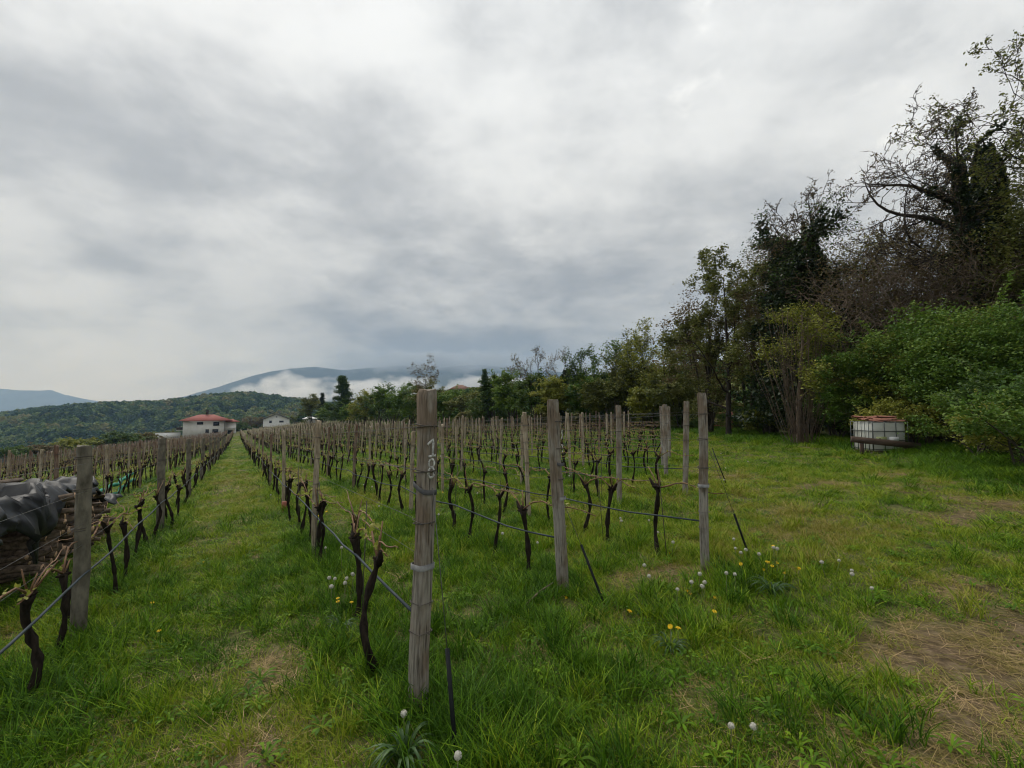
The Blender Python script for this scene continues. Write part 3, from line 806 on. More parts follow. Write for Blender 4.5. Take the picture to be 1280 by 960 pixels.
# the remaining vines and posts, too far to count: one mass each
def merge(name, variants, items, mat, kind='stuff', label=None, cat=None, tint=False, smooth=False):
    mb_ = MB()
    for vi, (V, f3, f4, t3, t4) in enumerate(variants):
        S = [it for it in items if it[0] == vi]
        if not S: continue
        T = np.array([it[1:] for it in S])          # x y z rz sx sz
        ca, sa = np.cos(T[:, 3]), np.sin(T[:, 3])
        X = (V[None, :, 0] * ca[:, None] - V[None, :, 1] * sa[:, None]) * T[:, 4:5] + T[:, 0:1]
        Y = (V[None, :, 0] * sa[:, None] + V[None, :, 1] * ca[:, None]) * T[:, 4:5] + T[:, 1:2]
        Z = V[None, :, 2] * T[:, 5:6] + T[:, 2:3]
        W = np.stack([X, Y, Z], -1).reshape(-1, 3)
        off = (np.arange(len(S)) * len(V))[:, None, None]
        base = mb_.n
        mb_.v.append(W); mb_.n += len(W)
        if len(f3): mb_.f3.append((f3[None] + off).reshape(-1, 3) + base); mb_.t3.append(np.tile(t3, len(S)))
        if len(f4): mb_.f4.append((f4[None] + off).reshape(-1, 4) + base); mb_.t4.append(np.tile(t4, len(S)))
    o = mb_.build(name, mat, smooth=smooth, tint=tint)
    return tag(o, label, cat, kind=kind)
LV = [vine_parts(900 + i, False) for i in range(8)]
st_lo = MB().tube([[0, 0, -0.05], [0, 0, 1.3]], [0.012, 0.011], 3).arrays()
items = []; sitems = []
for q, p in enumerate(vine_rest):
    rr_ = rg.random(4)
    it = (q % 8, p['x'], p['y'], p['z'], RZ + (math.pi if rr_[0] < 0.5 else 0) + (rr_[1] - 0.5) * 0.3, 1.0, 0.95 + 0.15 * rr_[2])
    items.append(it)
    if (p['side'] == 'down' and rr_[3] < 0.75) or rr_[3] < 0.3: sitems.append((0, p['x'], p['y'], p['z'], rr_[0] * 6, 1.0, (0.9 + 0.3 * rr_[1]) if p['side'] == 'down' else 0.8))
merge('distant_grapevines', [v[0].arrays() for v in LV], items, M['bark'], label='mass of dark grapevine trunks filling the far rows', cat='grapevines')
merge('distant_vine_canes', [v[1].arrays() for v in LV], items, M['cane'], label='brown canes tied along the far rows', cat='canes')
merge('distant_vine_buds', [v[2].arrays() for v in LV], items, M['buds'], label='yellow green buds along the far rows', cat='buds', tint=True)
merge('distant_vine_stakes', [st_lo], sitems, M['stake'], label='thin brown stakes in the far rows', cat='stakes')
lo_post = MB().tube([[0, 0, -0.2], [0, 0, 1.68]], [0.04, 0.036], 5).arrays()
for nm, sides, mat in (('distant_pale_posts', 'up', M['pole']), ('distant_brown_posts', 'down', M['redpole'])):
    merge(nm, [lo_post], [(0, p['x'], p['y'], p['z'], rg.random() * 6, 1.0, p['h'] / 1.68) for p in post_rest if p['side'] == sides], mat, label='mass of thin posts standing in the far rows %shill' % sides, cat='posts')

# ---- wires and hoses, one object each
def row_line(n0, d0, d1, h, sag=0.0, spn=4.5, jit=0.0, seed=0):
    ds = np.concatenate([np.arange(d0, min(d1, 30), 0.45), np.arange(min(d1, 30), d1, 3.0)]) if d1 > d0 else np.array([d0, d0 + 1])
    x, y = rxy(ds, n0)
    z = ground_z(x, y)
    ker = np.ones(7) / 7
    if len(z) > 12: z = np.concatenate([z[:3], np.convolve(z, ker, 'valid'), z[-3:]])
    r_ = np.random.default_rng(seed)
    w = noise2(ds * 0.9, ds * 0 + seed, seed + 50, 2) * jit
    return np.column_stack([x + NV[0] * w * 0.7, y + NV[1] * w * 0.7, z + h - sag * np.abs(np.sin((ds - d0) * math.pi / spn)) + w])
WN = {1.47: 'highest', 1.23: 'upper', 0.96: 'middle', 0.78: 'lowest'}
for (n0, d0, d1, side, k) in ROWS:
    if (side == 'up' and k > 7) or (side == 'down' and k > 3): continue
    for hgt, nm in WN.items():
        if side == 'down': hgt = hgt * 0.93
        o = MB().tube(row_line(n0 + 0.01, d0, 70, hgt, 0.0), 0.0014 if k < 3 else 0.0016, 4).build('trellis_wire', M['wire'])
        tag(o, '%s trellis wire of the %s' % (nm, rowname(side, k)), 'wire', 'trellis wires')
    if side == 'up' or k == 0:
        P = row_line(n0 + (0.055 if side == 'down' else -0.03), d0 + 0.02, 60, 0.52 if k == 0 else 0.45, 0.03, 2.2, 0.018, 70 + k)
        o = MB().tube(P, 0.0085, 7).build('drip_hose', M['hose'], smooth=True)
        tag(o, 'blue-grey drip hose slung along the %s' % rowname(side, k), 'hose', 'drip irrigation hoses')
# second hose looping beside the first one on the first uphill row
# ---- anchor stays: wire from the end post down to a black sleeved rod
def stay(top, foot, f, lab):
    top = np.array(top); foot = np.array(foot)
    mid_ = top + (foot - top) * f
    o = empty('anchor_stay', tuple(foot))
    MB().tube([top - foot, mid_ - foot], 0.0022, 4).build('wire', M['wire'], o)
    MB().tube([mid_ - foot, (foot - foot) + [0, 0, -0.05]], [0.0105, 0.0105], 8).build('sleeve', M['blackrod'], o)
    tag(o, lab, 'anchor stay', 'anchor stays of the end posts')
def pt(px, py, D):
    v = ray(px, py); return v * (D / v[1])
stay(pt(541, 610, 2.38), pt(571, 945, 2.02), 0.645, 'black sleeved anchor stay standing before the post painted 18')
stay(pt(703, 625, 4.05), pt(763, 768, 3.62), 0.42, 'black sleeved anchor stay slanting beside the leaning end post')
stay(pt(886, 560, 4.40), pt(946, 716, 4.62), 0.52, 'black sleeved anchor stay among dandelions beside the brown end post')
stay(pt(888, 555, 9.2), pt(912, 612, 8.8), 0.1, 'dark anchor stay further up the meadow edge')
# terracotta guard at a vine foot
x, y = rxy(9.6, 0.80)
o = MB().tube([[0,0,-0.02],[0,0,0.10],[0.004,0,0.2]], [0.040, 0.042, 0.043], 10).build('vine_guard', simple('terracotta_plastic', (0.24, 0.075, 0.045), (0.34, 0.12, 0.08), 9, 0.6), loc=(x, y, gz(x, y)), smooth=True)
tag(o, 'small terracotta coloured sleeve at the foot of a vine', 'plant guard')
# green net rolls tied along the second downhill row
M['net'] = simple('green_shade_net', (0.008, 0.115, 0.075), (0.025, 0.26, 0.165), 22, 0.7, None, 0.9)
for (da, db, ha, hb, lab) in ((13.2, 19.4, 0.42, 0.50, 'upper roll of green netting tied to the second downhill row'), (14.2, 19.6, 0.12, 0.30, 'lower roll of green netting tied to the second downhill row'), (8.5, 10.5, 0.5, 0.55, 'short green net roll behind the firewood stack')):
    n0 = -2.95 if 'behind' not in lab else -4.5
    ds = np.arange(da, db, 0.07); x, y = rxy(ds, n0 + 0.04 * np.sin(ds * 3)); u = (ds - da) / (db - da)
    z = ground_z(x, y) + ha + (hb - ha) * u - 0.10 * np.sin(u * math.pi) + 0.03 * np.sin(ds * 5)
    o = MB().tube(np.column_stack([x, y, z]), 0.048 * (1 + 0.3 * np.sin(ds * 11) * np.sin(ds * 4.3) + 0.12 * rg.normal(size=len(ds))), 7).build('net_roll', M['net'])
    tag(o, lab, 'netting', 'green net rolls')

x0, y0 = on_ground(657, 763); x1, y1 = on_ground(692, 743)
o = MB().tube([[x0, y0, gz(x0, y0) + 0.04], [(x0 + x1) / 2, (y0 + y1) / 2, gz(x0, y0) + 0.085], [x1, y1, gz(x1, y1) + 0.10]], [0.006, 0.007, 0.004], 6).build('dry_stick', M['stake'], smooth=True)
tag(o, 'pale dry stick lying in the grass at the foot of the leaning end post', 'stick')
# ------------------------------------------------------------------ firewood stack under a tarp
M['logbark'] = simple('firewood_bark', (0.030, 0.022, 0.015), (0.20, 0.15, 0.11), 16, 0.95, None, 0.8)
M['logend'] = simple('cut_wood', (0.24, 0.14, 0.08), (0.56, 0.38, 0.24), 12, 0.9)
M['tarp'] = simple('black_plastic_tarp', (0.012, 0.013, 0.015), (0.028, 0.030, 0.033), 3, 0.48, None, 0.2, 5, 0.22)
M['timber'] = simple('old_timber', (0.06, 0.045, 0.033), (0.15, 0.11, 0.08), 6, 0.9, None, 0.5)
logm = []
for i in range(10):
    r_ = np.random.default_rng(40 + i); k_ = 8
    L = 0.42 + 0.14 * r_.random()
    xs = np.linspace(-L, L, 5); bend = 0.04 * r_.normal() * (xs / L) ** 2
    P = np.column_stack([0 * xs + bend, xs, 0.03 * r_.normal() * (xs / L)])
    V, Q, T3 = tube_arr(P, 1.0 * 0.052 * (1 + 0.10 * r_.normal(size=5)), k_)
    if i % 3 == 0: V[:, 2] = np.maximum(V[:, 2], -0.012 + 0.4 * V[:, 0])   # split billets
    m_ = MB().add(V, Q); m_.f3.append(T3); m_.t3.append(np.zeros(len(T3)))
    me = m_.mesh('log', M['logbark']); me.materials.append(M['logend'])
    idx = np.zeros(len(me.polygons), np.int32); idx[:len(T3)] = 1           # triangles come first: the sawn ends
    me.polygons.foreach_set('material_index', idx)
    logm.append(me)
LOGS = 0
def pile_h(d): return 1.02 - 0.05 * (d - 6) if d < 9.2 else 0.86 - 0.22 * (d - 9.2)
rg2 = np.random.default_rng(77)
d = 5.3
cols_ = np.arange(5.9, 10.55, 0.100)
for ci, d in enumerate(cols_):
    z = 0.05; row = 0
    while z < pile_h(d) - 0.04 and LOGS < 298:
        s_ = 0.55 + 0.5 * rg2.random()
        dn = -2.33 + rg2.normal(0, 0.07)
        x, y = rxy(d + rg2.normal(0, 0.02) + (row % 2) * 0.055, dn)
        px_, _, _ = project(x, y, gz(x, y))
        if px_ > -25:
            o = bpy.data.objects.new('firewood_log', logm[int(rg2.integers(0, 10))]); COL.objects.link(o)
            o.location = (x, y, gz(x, y) + z); o.scale = (s_ * (0.85 + 0.3 * rg2.random()), 0.75 + 0.3 * rg2.random(), s_)
            o.rotation_euler = (rg2.normal(0, 0.14), rg2.random() * 6.28, math.atan2(NV[1], NV[0]) - math.pi / 2 + rg2.normal(0, 0.34))
            o.rotation_mode = 'XYZ'
            tag(o, 'rough firewood log in the stack under the black tarp', 'log', 'stacked firewood logs')
            LOGS += 1
        z += 0.100 * s_ * (0.95 + 0.1 * rg2.random()); row += 1
# the tarp: drapes over the top, a long flap hangs over the face
def hang(d):
    a = 0.60 * math.exp(-((d - 6.75) / 0.45) ** 2) + 0.28 * math.exp(-((d - 5.6) / 0.7) ** 2)
    return 0.05 + a + 0.10 * math.exp(-((d - 8.9) / 0.35) ** 2) + 0.06 * math.exp(-((d - 10.4) / 0.3) ** 2)
nd, ns = 110, 54
V = []
rw = np.random.default_rng(8); WC = np.column_stack([rw.uniform(4.8, 11.2, 130), rw.uniform(-0.1, 2.3, 130)]); WG = rw.normal(0, 0.15, (130, 2))
for i_ in range(nd):
    d = 5.0 + 5.95 * i_ / (nd - 1)
    hh = pile_h(min(d, 10.5)) + 0.03
    for j_ in range(ns):
        u = j_ / (ns - 1)
        wtop = 1.05; tot = 0.25 + wtop + hang(d); s_ = u * tot
        if s_ < 0.25: n_ = -2.92; z = hh - (0.25 - s_)
        elif s_ < 0.25 + wtop: n_ = -2.92 + (s_ - 0.25) * 0.98; z = hh + 0.05 * math.sin((s_ - 0.25) / wtop * math.pi)
        else: q_ = s_ - 0.25 - wtop; n_ = -1.88 + 0.05 * math.sin(q_ * 6) + 0.02; z = hh - q_
        fold = 0.5 * noise2(np.array([d * 1.7 + 0.8 * u]), np.array([u * 2.0]), 61, 3)[0] + 0.25 * abs(noise2(np.array([d * 3.1 - 1.3 * u]), np.array([u * 3.0]), 62, 2)[0])
        ridge = 0.10 * max(0, 1 - abs(d - 9.1) / 0.5) + 0.05 * max(0, 1 - abs(d - 7.2) / 0.6)
        z += (0.14 * fold + ridge) * (1.0 if s_ < 0.25 + wtop else 0.35)
        n_ += (0.10 * fold) * (1.0 if s_ > 1.2 else 0.0)
        cr = abs(noise2(np.array([d * 3.0 + 2.1 * u]), np.array([u * 4.5 - d]), 63, 1)[0]) + 0.45 * abs(noise2(np.array([d * 7.0 - 3.1 * u]), np.array([u * 9.5 + d]), 64, 1)[0]); z += -0.07 * cr + 0.04; n_ += (0.07 * cr) * (1.0 if s_ > 1.2 else 0.0)
        q2 = np.hypot(WC[:, 0] - d, WC[:, 1] - s_); i1 = int(q2.argmin()); f12 = np.partition(q2, 1); fac = float(WG[i1] @ np.array([d - WC[i1, 0], s_ - WC[i1, 1]])) - 0.08 * min(f12[1] - f12[0], 0.10)
        if s_ < 0.25 + wtop: z += fac
        else: n_ += fac * 0.8
        x, y = rxy(d + 0.04 * fold, n_)
        V.append([x, y, gz(x, y) + max(z, 0.05)])
i = np.arange(nd - 1)[:, None] * ns; j = np.arange(ns - 1)[None, :]
F = np.stack([i + j, i + j + 1, i + ns + j + 1, i + ns + j], -1).reshape(-1, 4)
tarp = MB().add(V, F).build('tarp', M['tarp'])
md = tarp.modifiers.new('thickness', 'SOLIDIFY'); md.thickness = 0.004
tag(tarp, 'creased black plastic tarp draped over the firewood stack', 'tarp')
for (da, db, na_, nb_, z0, z1, lab) in ((6.2, 7.9, -2.10, -2.25, 1.16, 1.13, 'old timber lath lying on the black tarp'), (9.9, 11.0, -2.3, -2.5, 0.80, 0.74, 'weathered timber sticking out beyond the tarp end')):
    x0, y0 = rxy(da, na_); x1, y1 = rxy(db, nb_)
    A_ = np.array([x0, y0, gz(x0, y0) + z0]); B_ = np.array([x1, y1, gz(x1, y1) + z1])
    o = MB().tube([A_, (A_ + B_) / 2 + [0, 0, 0.015], B_], [0.028, 0.032, 0.026], 5).build('timber', M['timber'])
    tag(o, lab, 'timber')

# ------------------------------------------------------------------ water tank in its cage, tiles on top, plank before it
M['tank'] = simple('milky_plastic', (0.42, 0.43, 0.38), (0.66, 0.67, 0.63), 1.6, 0.4, None, 0.0, 5, 0.4)
M['cage'] = simple('cage_steel', (0.06, 0.068, 0.066), (0.14, 0.15, 0.145), 12, 0.55, metal=0.5)
M['tile'] = simple('terracotta_tile', (0.17, 0.070, 0.048), (0.34, 0.155, 0.11), 9, 0.9, None, 0.5)
M['plank'] = simple('brown_plank', (0.045, 0.030, 0.022), (0.115, 0.078, 0.058), 7, 0.9, (0.25, 1, 1), 0.6)
tx, ty = spot(1096, 13.3)
tz = gz(tx, ty)
TRZ = math.radians(-2)
TA = math.atan2(ty, tx) - math.pi / 2 + math.radians(38)
tz -= 0.07
tank = empty('water_tank', (tx, ty, tz), TA)
tag(tank, 'caged white plastic water tank at the edge of the bushes', 'water tank')
def rbox(c, size, bv):
    """box with bevelled vertical and top edges"""
    x, y, z = np.array(size) / 2
    prof = [[x-bv,-y],[x,-y+bv],[x,y-bv],[x-bv,y],[-x+bv,y],[-x,y-bv],[-x,-y+bv],[-x+bv,-y]]
    pr = np.array(prof); rings = [np.column_stack([pr * s_, np.full(8, zz)]) for s_, zz in ((0.95, -z), (1, -z + bv), (1, z - bv), (0.93, z))]
    V = np.concatenate(rings) + np.array(c); i = np.arange(3)[:, None] * 8; j = np.arange(8)[None, :]; jn = (j + 1) % 8
    m_ = MB().add(V, np.stack([i + j, i + jn, i + 8 + jn, i + 8 + j], -1).reshape(-1, 4))
    m_.add(np.vstack([V[24:32], np.array(c) + [0, 0, z]]), np.stack([np.arange(8), (np.arange(8) + 1) % 8, np.full(8, 8)], -1))
    return m_
LX, LY, LH = 0.94, 0.80, 0.82
rbox((0, 0, 0.14 + LH / 2), (LX, LY, LH), 0.05).build('tank_body', M['tank'], tank)
cg = MB()
hx_, hy_ = LX / 2 + 0.02, LY / 2 + 0.02
for zz in (0.18, 0.44, 0.70, 0.95):
    P = [[-hx_, -hy_, zz], [hx_, -hy_, zz], [hx_, hy_, zz], [-hx_, hy_, zz], [-hx_, -hy_, zz]]
    for a_, b_ in zip(P[:-1], P[1:]): cg.tube([a_, b_], 0.011, 5)
for t_ in np.linspace(-1, 1, 4):
    for s_ in (-1, 1): cg.tube([[t_ * hx_, s_ * (hy_ + 0.01), 0.14], [t_ * hx_, s_ * (hy_ + 0.01), 0.97]], 0.011, 5)
for t_ in np.linspace(-1, 1, 7):
    for s_ in (-1, 1): cg.tube([[s_ * (hx_ + 0.01), t_ * hy_, 0.14], [s_ * (hx_ + 0.01), t_ * hy_, 0.97]], 0.011, 5)
cg.build('cage', M['cage'], tank)
pl = MB()
for yy in (-0.33, 0, 0.33): pl.box((0, yy, 0.05), (LX, 0.1, 0.10))
pl.box((0, 0, 0.117), (LX, LY, 0.03)); pl.build('pallet', M['timber'], tank)
MB().tube([[0, 0, 0.94], [0, 0, 1.0]], [0.09, 0.085], 12).build('filler_cap', M['blackrod'], tank)
lm, lnt, lb = new_mat('tank_label_print'); lb.inputs['Base Color'].default_value = (0.33, 0.36, 0.16, 1)
MB().box((-0.27, -hy_ - 0.03, 0.46), (0.30, 0.006, 0.17)).build('label_plate', lm, tank)
MB().add([[-0.36,-hy_-0.036,0.42],[-0.18,-hy_-0.036,0.42],[-0.19,-hy_-0.036,0.455],[-0.27,-hy_-0.036,0.46],[-0.31,-hy_-0.036,0.50],[-0.35,-hy_-0.036,0.49]], [[0,1,2,3],[0,3,4,5]]).build('label_emblem', M['blackrod'], tank)
MB().box((0.08, -hy_ - 0.03, 0.46), (0.26, 0.006, 0.16)).build('data_plate', M['plaster2'], tank)
rt = np.random.default_rng(5)
for q in range(12):
    m_ = MB(); a = np.linspace(-1.25, 1.25, 7); Lt = 0.40
    ring = lambda r_, xx: np.column_stack([np.full(7, xx), r_ * np.sin(a), r_ * np.cos(a)])
    V = np.concatenate([ring(0.085, -Lt/2), ring(0.07, Lt/2), ring(0.072, -Lt/2), ring(0.058, Lt/2)]); j = np.arange(6)
    m_.add(V, np.concatenate([np.stack([j, j+1, 7+j+1, 7+j], -1), np.stack([14+j+1, 14+j, 21+j, 21+j+1], -1), np.stack([j+1, j, 14+j, 14+j+1], -1), np.stack([7+j, 7+j+1, 21+j+1, 21+j], -1), ]))
    o = m_.build('roof_tile', M['tile'])
    lx, ly = (-0.30 + 0.2 * (q % 4) + rt.normal(0, 0.02)), (-0.25 + 0.25 * ((q // 4) % 3) + rt.normal(0, 0.02))
    ca, sa = math.cos(TA), math.sin(TA)
    o.location = (tx + ca * lx - sa * ly, ty + sa * lx + ca * ly, tz + 0.955 + 0.05 * (q % 3) + 0.02 * rt.random()); o.scale = (1.1, 1.3, 0.8)
    o.rotation_euler = (rt.normal(0, 0.12), rt.normal(0, 0.10), TA + rt.normal(0, 0.25))
    tag(o, 'terracotta roof tile in the loose stack on the water tank', 'roof tile', 'roof tiles on the water tank')
rail = empty('plank_rail', (tx - 0.52, ty - 0.80, gz(tx - 0.52, ty - 0.80)), 0)
tag(rail, 'brown plank rail on short stakes before the water tank', 'rail')
sl = math.radians(6)
MB().box((0.05, 0, 0.36), (1.75, 0.07, 0.17), rot=Matrix.Rotation(sl, 3, 'Y') @ Matrix.Rotation(-0.12, 3, 'Z')).build('plank', M['plank'], rail)
for xx in (-0.55, 0.65): MB().box((xx, 0.08, 0.16), (0.07, 0.07, 0.42)).build('stake', M['plank'], rail)
# ---- red tubular gate beyond the row ends
gx, gy = spot(901, 29.0)
M['redpaint'] = simple('faded_red_paint', (0.24, 0.055, 0.045), (0.36, 0.10, 0.085), 8, 0.6)
gate = empty('field_gate', (gx, gy, gz(gx, gy)), math.radians(8)); gate.scale = (1.3, 1.3, 1.05)
tag(gate, 'faded red tubular field gate at the vineyard corner', 'gate')
for xx, nm in ((0.58, 'gate_post'), (-0.95, 'gate_post')): MB().tube([[xx, 0, -0.2], [xx, 0, 1.22 if xx > 0 else 1.15]], 0.05, 8).build('gate_post', M['redpaint'], gate, smooth=True)
MB().tube([[-0.95, 0, 1.12], [0.58, 0, 1.14]], 0.024, 6).tube([[-0.9, 0, 0.35], [0.5, 0, 0.35]], 0.02, 6).build('frame', M['redpaint'], gate)
gm = MB()
for zz in (0.55, 0.72, 0.90): gm.tube([[-0.9, 0.02, zz], [0.5, 0.02, zz]], 0.008, 5)
for xx in np.linspace(-0.85, 0.45, 7): gm.tube([[xx, -0.015, 0.35], [xx, -0.015, 0.95]], 0.008, 5)
gm.build('grid', M['rusty'], gate)
# ------------------------------------------------------------------ trees
M['lf_green'] = leaf_mat('bright_spring_leaves', [(0.030, 0.070, 0.012), (0.095, 0.175, 0.026), (0.205, 0.275, 0.046)])
M['lf_yel'] = leaf_mat('yellow_spring_leaves', [(0.095, 0.120, 0.020), (0.200, 0.225, 0.034), (0.31, 0.30, 0.060)])
M['lf_dark'] = leaf_mat('dark_leaves', [(0.020, 0.048, 0.013), (0.058, 0.108, 0.023), (0.125, 0.180, 0.040)])
M['lf_ivy'] = leaf_mat('ivy_leaves', [(0.010, 0.020, 0.009), (0.024, 0.044, 0.015), (0.055, 0.075, 0.026)], 0.15, 0.45)
M['lf_brown'] = leaf_mat('budding_brown_leaves', [(0.085, 0.062, 0.036), (0.145, 0.108, 0.052), (0.155, 0.150, 0.050)])
M['lf_olive'] = leaf_mat('olive_leaves', [(0.058, 0.070, 0.020), (0.135, 0.155, 0.036), (0.22, 0.215, 0.060)])
def rand_unit(r_, n):
    v = r_.normal(size=(n, 3)); return v / (np.linalg.norm(v, axis=1)[:, None] + 1e-9)
def leaves(m_, P, size, r_, tint, flat=0.5, asp=0.55):
    """one folded leaf (two triangles with a crease) per point"""
    n = len(P)
    if n == 0: return
    N = rand_unit(r_, n); N[:, 2] = np.abs(N[:, 2]) + flat; N /= np.linalg.norm(N, axis=1)[:, None]
    A = np.cross(N, rand_unit(r_, n)); A /= np.linalg.norm(A, axis=1)[:, None] + 1e-9
    B = np.cross(N, A)
    s = (np.broadcast_to(size, n) * (0.6 + 0.8 * r_.random(n)))[:, None]
    V = np.stack([P - A * s, P + B * s * asp + N * s * 0.15, P + A * s, P - B * s * asp + N * s * 0.15], 1).reshape(-1, 3)
    k = np.arange(n)[:, None] * 4
    F = np.concatenate([k + [[0, 1, 2]], k + [[0, 2, 3]]])
    t = np.concatenate([tint, tint]) if not np.isscalar(tint) else tint
    m_.add(V, F, t)
def grow(r_, p, dr, L, r, lvl, Q, out):
    ns = max(3, int(L / Q['seg'][lvl]))
    pts = [np.array(p, float)]; d = np.array(dr, float) / np.linalg.norm(dr)
    for i in range(ns):
        d = d + r_.normal(0, Q['wob'][lvl], 3) + np.array([0, 0, Q['trop'][lvl]])
        d /= np.linalg.norm(d)
        pts.append(pts[-1] + d * L / ns)
    pts = np.array(pts)
    rad_ = r * (1 - (1 - Q['tap']) * np.linspace(0, 1, ns + 1))
    out.append((pts, rad_, lvl))
    if lvl < Q['maxl']:
        for c in range(Q['nch'][lvl]):
            t = Q['t0'][lvl] + (1 - Q['t0'][lvl]) * (c + r_.random()) / Q['nch'][lvl]
            f = t * ns; i = min(int(f), ns - 1)
            pos = pts[i] + (pts[i + 1] - pts[i]) * (f - i)
            ax = pts[i + 1] - pts[i]; ax /= np.linalg.norm(ax)
            e = np.cross(ax, rand_unit(r_, 1)[0]); e /= np.linalg.norm(e) + 1e-9
            an = Q['ang'][lvl] * (0.7 + 0.6 * r_.random())
            cd = ax * math.cos(an) + e * math.sin(an)
            if 'bias' in Q and lvl == 0: cd = cd + np.array(Q['bias'])
            grow(r_, pos, cd, L * Q['lr'][lvl] * (1.15 - 0.55 * t) * (0.7 + 0.6 * r_.random()), max(np.interp(f, np.arange(ns + 1), rad_) * Q['rr'], Q['rmin']), lvl + 1, Q, out)
SIDES = (8, 6, 4, 3, 3)
def woody(out):
    tr = MB()
    for pts, rad_, lvl in out: tr.tube(pts, rad_, SIDES[lvl], cap=False)
    return tr
def along(out, lv, n, r_, spread):
    B = [(p, l) for p, _, l in out if l in lv]
    if not B: return np.zeros((0, 3))
    w = np.array([np.linalg.norm(np.diff(p, axis=0), axis=1).sum() for p, _ in B]); w /= w.sum()
    idx = r_.choice(len(B), n, p=w)
    P = np.empty((n, 3)); t = r_.random(n) ** 0.7
    for q in range(n):
        p = B[idx[q]][0]; f = t[q] * (len(p) - 1); i = min(int(f), len(p) - 2)
        P[q] = p[i] + (p[i + 1] - p[i]) * (f - i)
    return P + r_.normal(0, spread, (n, 3))
def tree_root(name, x, y, label, cat='tree', group=None, dz=0.0):
    o = empty(name, (x, y, gz(x, y) + dz)); tag(o, label, cat, group); return o
BASEQ = dict(maxl=3, nch=(8, 6, 5, 0), seg=(0.6, 0.4, 0.25, 0.2), wob=(0.07, 0.12, 0.16, 0.2), trop=(0.05, 0.03, 0.02, 0.0), tap=0.25, t0=(0.3, 0.2, 0.15, 0), ang=(0.9, 0.8, 0.7, 0), lr=(0.5, 0.5, 0.45, 0), rr=0.55, rmin=0.006)
def sparse_tree(x, y, H, label, seed, nleaf, lsize, lmat, bark='tbark', r0=None, lean=(0, 0), Q=None, stems=1, spread=0.10, group=None, name='tree'):
    """a tree whose branches show through thin young leaf"""
    r_ = np.random.default_rng(seed); o = tree_root(name, x, y, label, group=group)
    q = dict(BASEQ); q.update(Q or {}); out = []
    for s_ in range(stems):
        dx = (r_.normal(0, 0.22, 2) if stems > 1 else np.zeros(2))
        grow(r_, (dx[0] * 1.2, dx[1] * 1.2, -0.2), (lean[0] + dx[0] * 0.6, lean[1] + dx[1] * 0.6, 1), H * (0.92 if s_ == 0 else 0.6 + 0.3 * r_.random()), r0 or H * 0.014, 0, q, out)
    woody(out).build('trunk', M[bark], o, smooth=True)
    P = along(out, (q['maxl'], q['maxl'] - 1), nleaf, r_, spread)
    m_ = MB(); leaves(m_, P, lsize, r_, np.clip(r_.normal(0.5, 0.25, len(P)), 0, 1)); m_.build('crown', M[lmat], o, tint=True)
    return o, out
